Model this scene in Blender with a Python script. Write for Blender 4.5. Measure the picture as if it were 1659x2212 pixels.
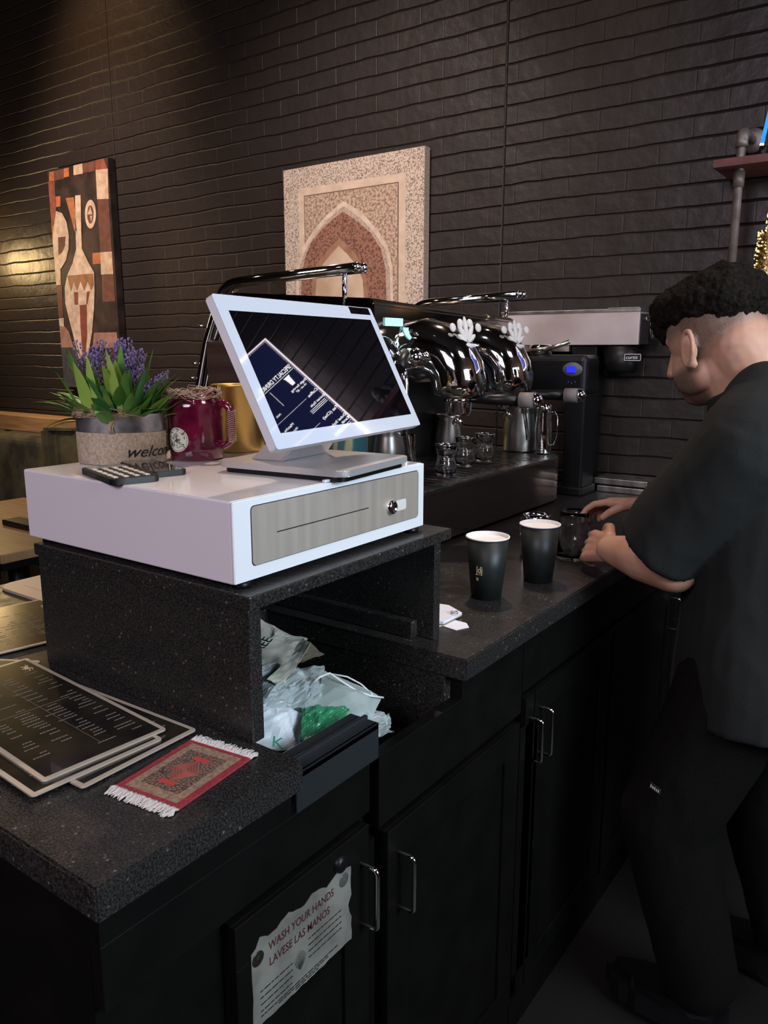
import bpy, bmesh, math, random
from mathutils import Vector, Matrix, noise, Euler
for o in list(bpy.data.objects): bpy.data.objects.remove(o)
scene = bpy.context.scene
COL = scene.collection
R = math.radians
PI = math.pi
random.seed(7)

# ------------------------------------------------------------------ camera
W, H, FPX = 1659, 2212, 1704.4
CAM = Vector((0.6730, -0.6285, 0.2734)); YAW, PITCH, ROLL = -0.62531, 0.20122, -0.00078
fw = Vector((math.sin(YAW)*math.cos(PITCH), math.cos(YAW)*math.cos(PITCH), -math.sin(PITCH)))
rt = Vector((math.cos(YAW), -math.sin(YAW), 0)); dn = fw.cross(rt)
rt, dn = math.cos(ROLL)*rt + math.sin(ROLL)*dn, -math.sin(ROLL)*rt + math.cos(ROLL)*dn
cam = bpy.data.objects.new('camera', bpy.data.cameras.new('camera')); COL.objects.link(cam)
cam.matrix_world = Matrix(((rt.x, -dn.x, -fw.x, CAM.x), (rt.y, -dn.y, -fw.y, CAM.y), (rt.z, -dn.z, -fw.z, CAM.z), (0, 0, 0, 1)))
cam.data.sensor_fit = 'VERTICAL'; cam.data.sensor_height = 24; cam.data.lens = 24*FPX/H
cam.data.clip_start = .02
scene.camera = cam

def ray(u, v): return rt*((u-W/2)/FPX) + dn*((v-H/2)/FPX) + fw
def onz(u, v, z): d = ray(u, v); return CAM + d*((z-CAM.z)/d.z)
def ony(u, v, y): d = ray(u, v); return CAM + d*((y-CAM.y)/d.y)
def onx(u, v, x): d = ray(u, v); return CAM + d*((x-CAM.x)/d.x)

# ------------------------------------------------------------------ world, lights, exposure
wd = bpy.data.worlds.new('world'); scene.world = wd; wd.use_nodes = True
wd.node_tree.nodes['Background'].inputs[0].default_value = (.5, .45, .45, 1)
wd.node_tree.nodes['Background'].inputs[1].default_value = .02
scene.view_settings.view_transform = 'Standard'; scene.view_settings.look = 'None'
scene.view_settings.exposure = 0; scene.view_settings.gamma = 1; scene.view_settings.use_curve_mapping = False

def light(name, typ, loc, target, energy, col, size=.1, sizey=None, spot=60, blend=.6, spread=180):
    d = bpy.data.lights.new(name, typ); d.energy = energy; d.color = col
    if typ == 'AREA':
        d.size = size; d.spread = R(spread)
        if sizey: d.shape = 'RECTANGLE'; d.size_y = sizey
    else: d.shadow_soft_size = size
    if typ == 'SPOT': d.spot_size = R(spot); d.spot_blend = blend
    o = bpy.data.objects.new(name, d); COL.objects.link(o); o.location = loc
    o.rotation_euler = (Vector(target)-Vector(loc)).to_track_quat('-Z', 'Y').to_euler()
    return o
WARM = (1, .66, .36); COOL = (.72, .86, 1)
light('ceiling_spot_register', 'SPOT', (-.62, 1.55, 2.3), (-.3, .2, .1), 175, (1, .75, .58), .04, spot=48)
light('ceiling_spot_wall', 'SPOT', (-3.05, 1.45, 2.6), (-3.05, 2.1, 1.25), 95, (1, .62, .34), .08, spot=74, blend=1)
light('ceiling_spot_wall_near', 'SPOT', (-.75, 1.3, 2.6), (-.8, 2.1, 1.35), 34, (1, .72, .50), .08, spot=62, blend=1)
light('track_spot_arch', 'SPOT', (-1.2, -.2, 2.7), (-1.5, 2.1, .58), 370, (1, .83, .76), .10, spot=46, blend=1)
light('track_spot_vase', 'SPOT', (-2.9, .0, 2.7), (-3.2, 2.1, .60), 430, (1, .81, .72), .10, spot=46, blend=1)
light('track_spot_bar', 'SPOT', (-.6, -.2, 2.7), (-.5, 2.1, .30), 90, (.97, .88, .95), .12, spot=32, blend=1)
light('wall_sconce_lamp', 'POINT', (-4.30, 1.88, .82), (0, 0, 0), 13, (1, .68, .30), .09)
light('bench_spot', 'SPOT', (-2.6, 1.0, 2.3), (-2.7, 1.6, -.3), 100, WARM, .06, spot=60, blend=1)
light('counter_spot', 'SPOT', (-1.2, .9, 2.2), (-.4, -.2, -.2), 24, (1, .74, .56), .05, spot=50, blend=1)
light('service_side_panel', 'AREA', (2.2, .1, .75), (0, .35, .05), 25, COOL, 1.0, .8, spread=120)
light('room_panel', 'AREA', (.3, -2.6, 1.6), (-.3, .3, 0), 50, (1, .86, .97), 1.4, 1.0)
light('chrome_glint_cool', 'POINT', (.75, -.9, 1.9), (0, 0, 0), 4, (.95, .95, 1), .05)  # added unseen light, reflected as bright spots in the chrome rails
light('chrome_glint_warm', 'POINT', (-1.9, -.3, 1.7), (0, 0, 0), 9, (1, .75, .5), .06)  # added warm counterpart, a second highlight for the chrome
light('back_counter_lamp', 'AREA', (1.3, .5, 1.9), (-.3, 1.3, -.1), 3.5, (1, .86, .82), .5, .3, spread=80)
light('right_wall_fill', 'POINT', (2.5, .9, 1.2), (0, 0, 0), 8, (1, .74, .55), .1)  # added fill: brightens the right wall so the chrome reflects it

# ------------------------------------------------------------------ mesh helpers
class MB:
    def __init__(s): s.bm = bmesh.new(); s.mi = 0; s.smooth = False
    def _f(s, vs):
        try: f = s.bm.faces.new(vs)
        except ValueError: return None
        f.material_index = s.mi; f.smooth = s.smooth; return f
    def poly(s, pts):
        return s._f([s.bm.verts.new(p) for p in pts])
    def box(s, a, b, M=None, bev=0, seg=2):
        x0, y0, z0 = a; x1, y1, z1 = b
        t = bmesh.new()
        v = [t.verts.new(p) for p in ((x0,y0,z0),(x1,y0,z0),(x1,y1,z0),(x0,y1,z0),(x0,y0,z1),(x1,y0,z1),(x1,y1,z1),(x0,y1,z1))]
        for f in ((0,3,2,1),(4,5,6,7),(0,1,5,4),(1,2,6,5),(2,3,7,6),(3,0,4,7)): t.faces.new([v[i] for i in f])
        if bev: bmesh.ops.bevel(t, geom=t.edges[:], offset=bev, segments=seg, affect='EDGES', profile=.5)
        s.add(t, M); return s
    def add(s, t, M=None, smooth=None):
        bmesh.ops.recalc_face_normals(t, faces=t.faces[:])
        mp = {}
        for v in t.verts: mp[v] = s.bm.verts.new(M @ v.co if M else v.co)
        for f in t.faces:
            g = s._f([mp[v] for v in f.verts])
            if g and smooth is not None: g.smooth = smooth
        t.free()
    def prism(s, pts, z0, z1, M=None, bev=0):
        t = bmesh.new()
        a = [t.verts.new((p[0], p[1], z0)) for p in pts]; b = [t.verts.new((p[0], p[1], z1)) for p in pts]
        t.faces.new(a[::-1]); t.faces.new(b); n = len(pts)
        for i in range(n): t.faces.new((a[i], a[(i+1)%n], b[(i+1)%n], b[i]))
        if bev: bmesh.ops.bevel(t, geom=t.edges[:], offset=bev, segments=2, affect='EDGES')
        s.add(t, M); return s
    def lathe(s, prof, c=(0,0,0), n=32, M=None, cap=True, sm=True, sx=1, sy=1):
        t = bmesh.new(); rings = []
        for r, z in prof:
            rings.append([t.verts.new((c[0]+sx*r*math.cos(2*PI*i/n), c[1]+sy*r*math.sin(2*PI*i/n), c[2]+z)) for i in range(n)])
        for a, b in zip(rings, rings[1:]):
            for i in range(n): t.faces.new((a[i], a[(i+1)%n], b[(i+1)%n], b[i])).smooth = sm
        if cap:
            if prof[0][0] > 1e-6: t.faces.new(rings[0][::-1])
            if prof[-1][0] > 1e-6: t.faces.new(rings[-1])
        bmesh.ops.remove_doubles(t, verts=t.verts[:], dist=1e-6)
        bmesh.ops.recalc_face_normals(t, faces=t.faces[:])
        mp = {}
        for v in t.verts: mp[v] = s.bm.verts.new(M @ v.co if M else v.co)
        for f in t.faces:
            g = s._f([mp[v] for v in f.verts])
            if g: g.smooth = f.smooth
        t.free(); return s
    def tube(s, pts, r, n=10, cap=True, closed=False):
        pts = [Vector(p) for p in pts]; rs = r if isinstance(r, (list, tuple)) else [r]*len(pts)
        N = len(pts); rings = []; up = None
        for i, p in enumerate(pts):
            if closed: d = pts[(i+1) % N]-pts[i-1]
            else: d = pts[min(i+1, N-1)]-pts[max(i-1, 0)]
            d.normalize()
            if up is None:
                up = Vector((0, 0, 1)) if abs(d.z) < .9 else Vector((1, 0, 0))
            x = up - d*up.dot(d); x.normalize(); y = d.cross(x); up = x
            rings.append([s.bm.verts.new(p + (x*math.cos(2*PI*k/n) + y*math.sin(2*PI*k/n))*rs[i]) for k in range(n)])
        prs = list(zip(rings, rings[1:]))
        if closed: prs.append((rings[-1], rings[0]))
        for a, b in prs:
            for k in range(n):
                f = s._f((a[k], a[(k+1)%n], b[(k+1)%n], b[k]))
                if f: f.smooth = True
        if cap and not closed: s._f(rings[0][::-1]); s._f(rings[-1])
        return s
    def sphere(s, c, r, M=None, u=20, v=12):
        t = bmesh.new(); bmesh.ops.create_uvsphere(t, u_segments=u, v_segments=v, radius=1)
        rr = r if isinstance(r, (tuple, list)) else (r, r, r)
        K = Matrix.Translation(c) @ (M if M else Matrix()) @ Matrix.Diagonal((*rr, 1))
        s.add(t, K, smooth=True); return s
    def text(s, body, size, M, ext=.0003, align='LEFT', shear=0, sx=1, bold=0):
        cu = bpy.data.curves.new('t', 'FONT'); cu.body = body; cu.size = size; cu.extrude = ext; cu.align_x = align; cu.shear = shear
        cu.resolution_u = 3; cu.offset = bold*size
        to = bpy.data.objects.new('t', cu); me = bpy.data.meshes.new_from_object(to)
        t = bmesh.new(); t.from_mesh(me)
        if len(t.faces): s.add(t, M @ Matrix.Diagonal((sx, 1, 1, 1)))
        bpy.data.objects.remove(to); bpy.data.curves.remove(cu); bpy.data.meshes.remove(me)
        return s

def obj(name, mb, mats, parent=None):
    me = bpy.data.meshes.new(name); mb.bm.normal_update(); mb.bm.to_mesh(me); mb.bm.free()
    for m in (mats if isinstance(mats, (list, tuple)) else [mats]): me.materials.append(m)
    o = bpy.data.objects.new(name, me); COL.objects.link(o)
    if parent: 
        o.parent = parent; o.matrix_parent_inverse = parent_inv(parent)
    return o
def world_m(o):
    m = o.matrix_basis.copy()
    return (world_m(o.parent) @ o.matrix_parent_inverse @ m) if o.parent else m
def parent_inv(p): return world_m(p).inverted()
def tag(o, label=None, cat=None, group=None, kind=None):
    if label: o['label'] = label
    if cat: o['category'] = cat
    if group: o['group'] = group
    if kind: o['kind'] = kind
    return o
def thing(name, label, cat, loc, group=None):
    o = bpy.data.objects.new(name, None); COL.objects.link(o); o.location = loc; o.empty_display_size = .03
    return tag(o, label, cat, group)
def struct(name, mb, m): return tag(obj(name, mb, m), kind='structure')
def frame(o, x, y):
    """matrix with origin o, local X along x and local Y along y"""
    x = Vector(x).normalized(); y = Vector(y); y = (y-x*y.dot(x)).normalized(); z = x.cross(y); o = Vector(o)
    return Matrix(((x.x, y.x, z.x, o.x), (x.y, y.y, z.y, o.y), (x.z, y.z, z.z, o.z), (0, 0, 0, 1)))
def arc(c, r, a0, a1, n, ux, uy):
    c = Vector(c); ux = Vector(ux); uy = Vector(uy)
    return [c + ux*(r*math.cos(R(a0+(a1-a0)*i/n))) + uy*(r*math.sin(R(a0+(a1-a0)*i/n))) for i in range(n+1)]

# ------------------------------------------------------------------ materials
def mat(name, col, rough=.5, metal=0, spec=.5, emit=None, es=0, trans=0, ior=1.45, coat=0, alpha=1):
    m = bpy.data.materials.new(name); m.use_nodes = True; b = m.node_tree.nodes['Principled BSDF']
    b.inputs['Base Color'].default_value = (*col, 1); b.inputs['Roughness'].default_value = rough
    b.inputs['Metallic'].default_value = metal; b.inputs['Specular IOR Level'].default_value = spec
    b.inputs['Transmission Weight'].default_value = trans; b.inputs['IOR'].default_value = ior
    b.inputs['Coat Weight'].default_value = coat; b.inputs['Alpha'].default_value = alpha
    if emit: b.inputs['Emission Color'].default_value = (*emit, 1); b.inputs['Emission Strength'].default_value = es
    return m
def nodes(m): return m.node_tree.nodes, m.node_tree.links, m.node_tree.nodes['Principled BSDF']
def texco(m, sc=(1, 1, 1), rot=(0, 0, 0)):
    N, L, b = nodes(m); t = N.new('ShaderNodeTexCoord'); p = N.new('ShaderNodeMapping'); L.new(t.outputs['Object'], p.inputs[0])
    p.inputs['Scale'].default_value = sc; p.inputs['Rotation'].default_value = rot; return p.outputs[0]
def noisy(m, c1, c2, scale=20, sc=(1, 1, 1), lo=.35, hi=.65, bump=0, detail=4, rough=None, dist=.002):
    N, L, b = nodes(m); v = texco(m, sc); n = N.new('ShaderNodeTexNoise'); n.inputs['Scale'].default_value = scale
    n.inputs['Detail'].default_value = detail; L.new(v, n.inputs['Vector'])
    r = N.new('ShaderNodeValToRGB'); r.color_ramp.elements[0].position = lo; r.color_ramp.elements[1].position = hi
    r.color_ramp.elements[0].color = (*c1, 1); r.color_ramp.elements[1].color = (*c2, 1)
    L.new(n.outputs['Fac'], r.inputs[0]); L.new(r.outputs[0], b.inputs['Base Color'])
    if bump:
        bp = N.new('ShaderNodeBump'); bp.inputs['Strength'].default_value = bump; bp.inputs['Distance'].default_value = dist
        L.new(n.outputs['Fac'], bp.inputs['Height']); L.new(bp.outputs[0], b.inputs['Normal'])
    if rough:
        mr = N.new('ShaderNodeMapRange'); mr.inputs['To Min'].default_value = rough[0]; mr.inputs['To Max'].default_value = rough[1]
        L.new(n.outputs['Fac'], mr.inputs[0]); L.new(mr.outputs[0], b.inputs['Roughness'])
    return m

def granite():
    m = mat('black_granite', (.012, .012, .013), .3, spec=.5)
    N, L, b = nodes(m); v = texco(m)
    n1 = N.new('ShaderNodeTexNoise'); n1.inputs['Scale'].default_value = 420; n1.inputs['Detail'].default_value = 3; L.new(v, n1.inputs['Vector'])
    n2 = N.new('ShaderNodeTexNoise'); n2.inputs['Scale'].default_value = 34; n2.inputs['Detail'].default_value = 5; L.new(v, n2.inputs['Vector'])
    vo = N.new('ShaderNodeTexVoronoi'); vo.inputs['Scale'].default_value = 100; L.new(v, vo.inputs['Vector'])
    r = N.new('ShaderNodeValToRGB'); e = r.color_ramp.elements; e[0].position = .40; e[0].color = (.007, .007, .0075, 1); e[1].position = .78; e[1].color = (.060, .056, .050, 1)
    L.new(n1.outputs['Fac'], r.inputs[0])
    r2 = N.new('ShaderNodeValToRGB'); e = r2.color_ramp.elements; e[0].position = .0; e[0].color = (1, 1, 1, 1); e[1].position = .22; e[1].color = (0, 0, 0, 1)
    L.new(vo.outputs['Distance'], r2.inputs[0])
    r3 = N.new('ShaderNodeValToRGB'); e = r3.color_ramp.elements; e[0].position = .48; e[0].color = (0, 0, 0, 1); e[1].position = .58; e[1].color = (1, 1, 1, 1)
    L.new(n2.outputs['Fac'], r3.inputs[0])
    mu = N.new('ShaderNodeMath'); mu.operation = 'MULTIPLY'; L.new(r2.outputs[0], mu.inputs[0]); L.new(r3.outputs[0], mu.inputs[1])
    mx = N.new('ShaderNodeMix'); mx.data_type = 'RGBA'; L.new(mu.outputs[0], mx.inputs['Factor']); L.new(r.outputs[0], mx.inputs['A']); mx.inputs['B'].default_value = (.22, .19, .155, 1)
    L.new(mx.outputs['Result'], b.inputs['Base Color'])
    mr = N.new('ShaderNodeMapRange'); mr.inputs['To Min'].default_value = .18; mr.inputs['To Max'].default_value = .5
    L.new(n2.outputs['Fac'], mr.inputs[0]); L.new(mr.outputs[0], b.inputs['Roughness'])
    return m
def brick():
    m = mat('painted_brick', (.02, .016, .014), .42, spec=.5)
    N, L, b = nodes(m); t = N.new('ShaderNodeTexCoord'); sx = N.new('ShaderNodeSeparateXYZ'); L.new(t.outputs['Object'], sx.inputs[0])
    nn = N.new('ShaderNodeTexNoise'); nn.inputs['Scale'].default_value = 5; nn.inputs['Detail'].default_value = 3; L.new(t.outputs['Object'], nn.inputs['Vector'])
    w = N.new('ShaderNodeMath'); w.operation = 'MULTIPLY_ADD'; w.inputs[1].default_value = .018; L.new(nn.outputs['Fac'], w.inputs[0]); L.new(sx.outputs['Z'], w.inputs[2])
    ad = N.new('ShaderNodeMath'); ad.operation = 'ADD'; ad.inputs[1].default_value = -1.2087; L.new(w.outputs[0], ad.inputs[0])
    cb = N.new('ShaderNodeCombineXYZ'); L.new(sx.outputs['X'], cb.inputs[0]); L.new(ad.outputs[0], cb.inputs[1])
    br = N.new('ShaderNodeTexBrick'); L.new(cb.outputs[0], br.inputs['Vector'])
    br.inputs['Scale'].default_value = 1; br.inputs['Brick Width'].default_value = .205; br.inputs['Row Height'].default_value = .0677
    br.inputs['Mortar Size'].default_value = .0035; br.inputs['Mortar Smooth'].default_value = .6; br.inputs['Bias'].default_value = 0
    # strong bed joints
    md = N.new('ShaderNodeMath'); md.operation = 'PINGPONG'; md.inputs[1].default_value = .0677/2; L.new(ad.outputs[0], md.inputs[0])
    bed = N.new('ShaderNodeMapRange'); bed.inputs['From Min'].default_value = 0; bed.inputs['From Max'].default_value = .005; L.new(md.outputs[0], bed.inputs[0])
    # the two full-height control joints
    hs = []
    for x0 in (-.762, -3.02):
        a = N.new('ShaderNodeMath'); a.operation = 'SUBTRACT'; a.inputs[1].default_value = x0; L.new(sx.outputs['X'], a.inputs[0])
        c = N.new('ShaderNodeMath'); c.operation = 'ABSOLUTE'; L.new(a.outputs[0], c.inputs[0])
        q = N.new('ShaderNodeMapRange'); q.inputs['From Min'].default_value = .001; q.inputs['From Max'].default_value = .006; L.new(c.outputs[0], q.inputs[0]); hs.append(q)
    inv = N.new('ShaderNodeMath'); inv.operation = 'MULTIPLY_ADD'; inv.inputs[1].default_value = -.13; inv.inputs[2].default_value = 1; L.new(br.outputs['Fac'], inv.inputs[0])
    m1 = N.new('ShaderNodeMath'); m1.operation = 'MULTIPLY'; L.new(inv.outputs[0], m1.inputs[0]); L.new(bed.outputs[0], m1.inputs[1])
    m2 = N.new('ShaderNodeMath'); m2.operation = 'MULTIPLY'; L.new(m1.outputs[0], m2.inputs[0]); L.new(hs[0].outputs[0], m2.inputs[1])
    m3 = N.new('ShaderNodeMath'); m3.operation = 'MULTIPLY'; L.new(m2.outputs[0], m3.inputs[0]); L.new(hs[1].outputs[0], m3.inputs[1])
    n2 = N.new('ShaderNodeTexNoise'); n2.inputs['Scale'].default_value = 45; n2.inputs['Detail'].default_value = 5; L.new(t.outputs['Object'], n2.inputs['Vector'])
    n3 = N.new('ShaderNodeTexNoise'); n3.inputs['Scale'].default_value = 9; L.new(t.outputs['Object'], n3.inputs['Vector'])
    a1 = N.new('ShaderNodeMath'); a1.operation = 'MULTIPLY_ADD'; a1.inputs[1].default_value = .22; L.new(n2.outputs['Fac'], a1.inputs[0]); L.new(m3.outputs[0], a1.inputs[2])
    a2 = N.new('ShaderNodeMath'); a2.operation = 'MULTIPLY_ADD'; a2.inputs[1].default_value = .9; L.new(n3.outputs['Fac'], a2.inputs[0]); L.new(a1.outputs[0], a2.inputs[2])
    bp = N.new('ShaderNodeBump'); bp.inputs['Strength'].default_value = 1; bp.inputs['Distance'].default_value = .006
    L.new(a2.outputs[0], bp.inputs['Height']); L.new(bp.outputs[0], b.inputs['Normal'])
    mx = N.new('ShaderNodeMix'); mx.data_type = 'RGBA'; L.new(m3.outputs[0], mx.inputs['Factor']); mx.inputs['A'].default_value = (.013, .0105, .0095, 1); mx.inputs['B'].default_value = (.024, .0185, .0160, 1)
    L.new(mx.outputs['Result'], b.inputs['Base Color'])
    return m

M = {}
M['granite'] = granite(); M['brick'] = brick()
M['black_paint'] = noisy(mat('black_paint', (.01, .01, .009), .5, spec=.18), (.0028, .0027, .0022), (.0048, .0045, .0038), 12, bump=.1)
M['black'] = mat('black_plastic', (.005, .005, .0055), .38, spec=.4)
M['black_matte'] = mat('black_matte', (.012, .012, .012), .8)
M['white_gloss'] = mat('white_enamel', (.78, .76, .76), .16, coat=.3)
M['white_case'] = mat('white_casing', (.74, .70, .76), .42)
M['chrome'] = mat('chrome', (.86, .86, .87), .06, 1)
M['dark_mirror'] = mat('dark_mirror_steel', (.42, .36, .31), .11, 1)
M['steel'] = noisy(mat('brushed_steel', (.55, .53, .5), .32, 1), (.42, .40, .37), (.62, .6, .56), 30, (1, 1, .05), rough=(.25, .42))
M['steel_plate'] = noisy(mat('brushed_plate', (.55, .53, .5), .4, .55), (.50, .44, .37), (.58, .52, .45), 60, (1, 1, .04), .3, .7, rough=(.42, .58))
M['silver'] = mat('silver_paint', (.52, .50, .50), .34, .45)
M['glass_black'] = mat('black_screen_glass', (.002, .002, .003), .015, spec=.5, ior=1.5)
M['glass_white'] = mat('white_screen_glass', (.60, .65, .73), .06, spec=.6, coat=.6)
M['glass'] = mat('clear_glass', (.96, .98, .98), .02, trans=1, ior=1.46)
M['white_paper'] = mat('white_paper', (.8, .8, .82), .7)
M['ink_black'] = mat('black_ink', (.01, .01, .012), .5)
M['cream'] = mat('cream_print', (.75, .68, .55), .5)
M['gold_print'] = mat('gold_print', (.75, .6, .33), .35)

# ------------------------------------------------------------------ the room
FL = -1.11; WY = 2.1
struct('wall_back', MB().box((-7, WY, FL), (3, WY+.12, 3.0)), M['brick'])
M['floor'] = noisy(mat('dark_floor', (.01, .009, .008), .6), (.005, .0045, .004), (.012, .010, .008), 3, bump=.05)
struct('floor', MB().box((-7, -4, FL-.1), (3, WY+.12, FL)), M['floor'])
M['ceil'] = mat('black_ceiling', (.01, .009, .008), .9)
struct('ceiling', MB().box((-7, -4, 3.0), (3, WY+.12, 3.1)), M['ceil'])
M['wallp'] = noisy(mat('brown_wall_paint', (.05, .035, .028), .7), (.035, .025, .02), (.06, .045, .035), 2)
struct('wall_left', MB().box((-7.1, -4, FL), (-7, WY+.12, 3.0)), M['wallp'])
M['wallp2'] = noisy(mat('lightened_wall_paint', (.2, .15, .12), .7), (.10, .07, .055), (.24, .18, .14), 3)  # colour lightened as if lit, giving the chrome a brighter wall to reflect
struct('wall_right', MB().box((3, -4, FL), (3.1, WY+.12, 3.0)), M['wallp2'])
struct('wall_front', MB().box((-7, -4.1, FL), (3, -4, 3.0)), M['wallp'])

# ------------------------------------------------------------------ counter and cabinets
ZC = -.198; TH = .037; XE = .10; YE = -.275; XL = -.88
wt = MB()
wt.prism([(XL, YE), (XE, YE), (XE, .005), (-.33, .005), (-.33, .385), (XE, .385), (XE, WY-.003), (XL, WY-.003)], ZC-TH, ZC, bev=.0025)
worktop = obj('worktop', wt, M['granite'])
tag(worktop, 'long black speckled granite counter top with a cut-out notch, below the register', 'counter top')
XF = .08; ZT = ZC-TH
def cabinet(y0, y1, label, handles, x0=-.83, door_top=-.362, hole=False, pushes=()):
    t = thing('base_cabinet', label, 'cabinet', ((x0+XF)/2, (y0+y1)/2, FL), 'black cabinets under the counter')
    b = MB()
    # carcass, cut down where the notch of the counter opens above it
    zl = -.415
    b.box((x0, y0, FL+.002), (XF-.018, y1, zl))
    lo, hi = max(y0, .003), min(y1, .407)
    if lo < hi:
        if y0 < lo: b.box((x0, y0, zl), (XF-.018, lo, ZT))
        if hi < y1: b.box((x0, hi, zl), (XF-.018, y1, ZT))
        b.box((x0, lo, zl), (-.335, hi, ZT)); b.box((XF-.018, y0, door_top+.012), (XF, y1, -.277), bev=.001)
        if y0 < lo: b.box((XF-.018, y0, -.277), (XF, lo, ZT))
        if hi < y1: b.box((XF-.018, hi, -.277), (XF, y1, ZT))
    else:
        b.box((x0, y0, zl), (XF-.018, y1, ZT)); b.box((XF-.018, y0, door_top+.012), (XF, y1, ZT), bev=.001)
    b.box((XF-.018, y0, FL+.002), (XF-.004, y1, FL+.09))
    obj('body', b, M['black_paint'], t)
    n = len(handles)
    for i, (ya, yb, hy, hz0, hz1) in enumerate(handles):
        d = MB(); dt = door_top
        d.box((XF-.016, ya, FL+.1), (XF, yb, dt), bev=.0015)
        # raised frame of the door
        fr = .055
        for a, c in (((XF, ya, dt-fr), (XF+.006, yb, dt)), ((XF, ya, FL+.1), (XF+.006, yb, FL+.1+fr)), ((XF, ya, FL+.1+fr), (XF+.006, ya+fr, dt-fr)), ((XF, yb-fr, FL+.1+fr), (XF+.006, yb, dt-fr))):
            d.box(a, c, bev=.001)
        dd = obj('door', d, M['black_paint'], t)
        h = MB(); xo = XF+.006+.028
        h.tube([(XF+.004, hy, hz1)]+arc((xo-.008, hy, hz1-.008), .008, 90, 0, 5, (1, 0, 0), (0, 0, 1))+arc((xo-.008, hy, hz0+.008), .008, 0, -90, 5, (1, 0, 0), (0, 0, 1))+[(XF+.004, hy, hz0)], .0034, 10)
        obj('handle', h, M['chrome'], dd)
    for py, pz in pushes:
        k = MB(); k.lathe([(0, 0), (.013, 0), (.011, .012), (.006, .014), (0, .014)], M=frame((XF, py, pz), (0, 1, 0), (0, 0, 1)))
        obj('knob', k, M['black'], t)
    return t
cabinet(-.262, .160, 'black base cabinet at the near end of the counter, hand washing notice on its door', [(-.10, .150, .132, -.505, -.412)], pushes=((.085, -.385),))
cabinet(.182, .63, 'black base cabinet under the open notch, with the trash bags above it', [(.195, .615, .222, -.535, -.445)], hole=False, door_top=-.40)
cabinet(.634, 1.10, 'black base cabinet beside the standing barista, two bent pulls close together', [(.64, .655+.02, .655, -.49, -.405), (.68, 1.09, .70, -.495, -.40)])
cabinet(1.104, 2.09, 'black base cabinet at the wall end of the counter, behind the barista legs', [(1.11, 1.59, 1.55, -.49, -.40), (1.60, 2.08, 1.64, -.49, -.40)])

# bin ledge inside the notch
m = MB(); m.box((.035, .008, -.232), (.085, .175, -.222), bev=.002); m.box((.079, .008, -.275), (.085, .175, -.222), bev=.002); m.box((.035, .008, -.245), (.040, .175, -.226)); m.box((.06, .008, -.2225), (.066, .175, -.217), bev=.001)
tag(obj('metal_ledge', m, mat('dark_metal', (.07, .08, .085), .3, .7)), 'dark metal ledge across the notch in front of the trash bags', 'ledge')
m = MB(); m.box((-.33, .3865, -.413), (.060, .4055, ZT-.001), bev=.001)
tag(obj('side_panel', m, M['granite']), 'black granite lining panel on the far side of the notch', 'panel')

# ------------------------------------------------------------------ riser and register
t = thing('register_riser', 'black speckled granite stand with open front carrying the white cash drawer', 'riser', (-.19, .22, ZC))
m = MB(); m.box((-.425, -.005, -.0265), (.030, .450, -.0085), bev=.002); obj('top_slab', m, M['granite'], t)
for y0, y1, nm in ((-.002, .018, 'side_panel'), (.428, .447, 'side_panel')):
    m = MB(); m.box((-.42, y0, ZC+.0005), (.024 if y0 < .1 else .012, y1, -.0265), bev=.0015); obj(nm, m, M['granite'], t)
m = MB(); m.box((-.42, .018, ZC+.0005), (-.402, .428, -.0265), bev=.001); obj('back_panel', m, M['granite'], t)
m = MB(); m.box((-.40, .410, ZC+.0005), (-.02, .428, ZC+.03), bev=.002); obj('inner_strip', m, M['granite'], t)

DX = -.4426; DY = .41
t = thing('cash_drawer', 'glossy white cash drawer box with steel front, under the register', 'cash drawer', (DX/2, DY/2, -.0085))
m = MB(); m.box((DX, 0, -.001), (-.003, DY, .100), bev=.0018); obj('casing', m, M['white_case'], t)
m = MB(); m.box((DX+.001, .001, .0995), (-.0035, DY-.001, .1008), bev=.0004); obj('top_panel', m, M['white_gloss'], t)
# front bezel frame
m = MB(); m.prism([(0, 0), (DY, 0), (DY, .1), (0, .1)], 0, .004, M=frame((-.003, 0, 0), (0, 1, 0), (0, 0, 1)), bev=.0008)
obj('front_bezel', m, mat('white_bezel', (.80, .82, .85), .28), t)
def rrect(x0, y0, x1, y1, r, n=6):
    P = []
    for cx_, cy_, a in ((x1-r, y1-r, 0), (x0+r, y1-r, 90), (x0+r, y0+r, 180), (x1-r, y0+r, 270)):
        for i in range(n+1): P.append((cx_+r*math.cos(R(a+90*i/n)), cy_+r*math.sin(R(a+90*i/n))))
    return P
F = frame((.001, 0, 0), (0, 1, 0), (0, 0, 1))
m = MB(); m.prism(rrect(.0285, .0165, .3935, .0915, .006), 0, .0004, M=F); obj('shadow_gap', m, M['ink_black'], t)
m = MB(); m.prism(rrect(.0295, .0175, .3925, .0905, .0055), 0, .0016, M=F); dp = obj('drawer_front', m, M['steel_plate'], t)
m = MB(); m.box((.072, .0515, .0012), (.262, .0528, .0019), M=F); obj('media_slot', m, M['ink_black'], dp)
m = MB(); m.lathe([(0, 0), (.0115, 0), (.0115, .003), (.009, .006), (.0065, .0066), (.006, .005), (0, .005)], c=(.318, .044, .0016), M=F)
lk = obj('lock', m, M['chrome'], dp)
m = MB(); m.box((.3173, .040, .0066), (.3187, .048, .0070), M=F); obj('keyhole', m, M['ink_black'], lk)
m = MB(); m.prism(rrect(.332, .0355, .358, .052, .004), .0016, .0019, M=F); obj('sticker', m, mat('clear_sticker', (.72, .70, .66), .12), dp)
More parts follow.
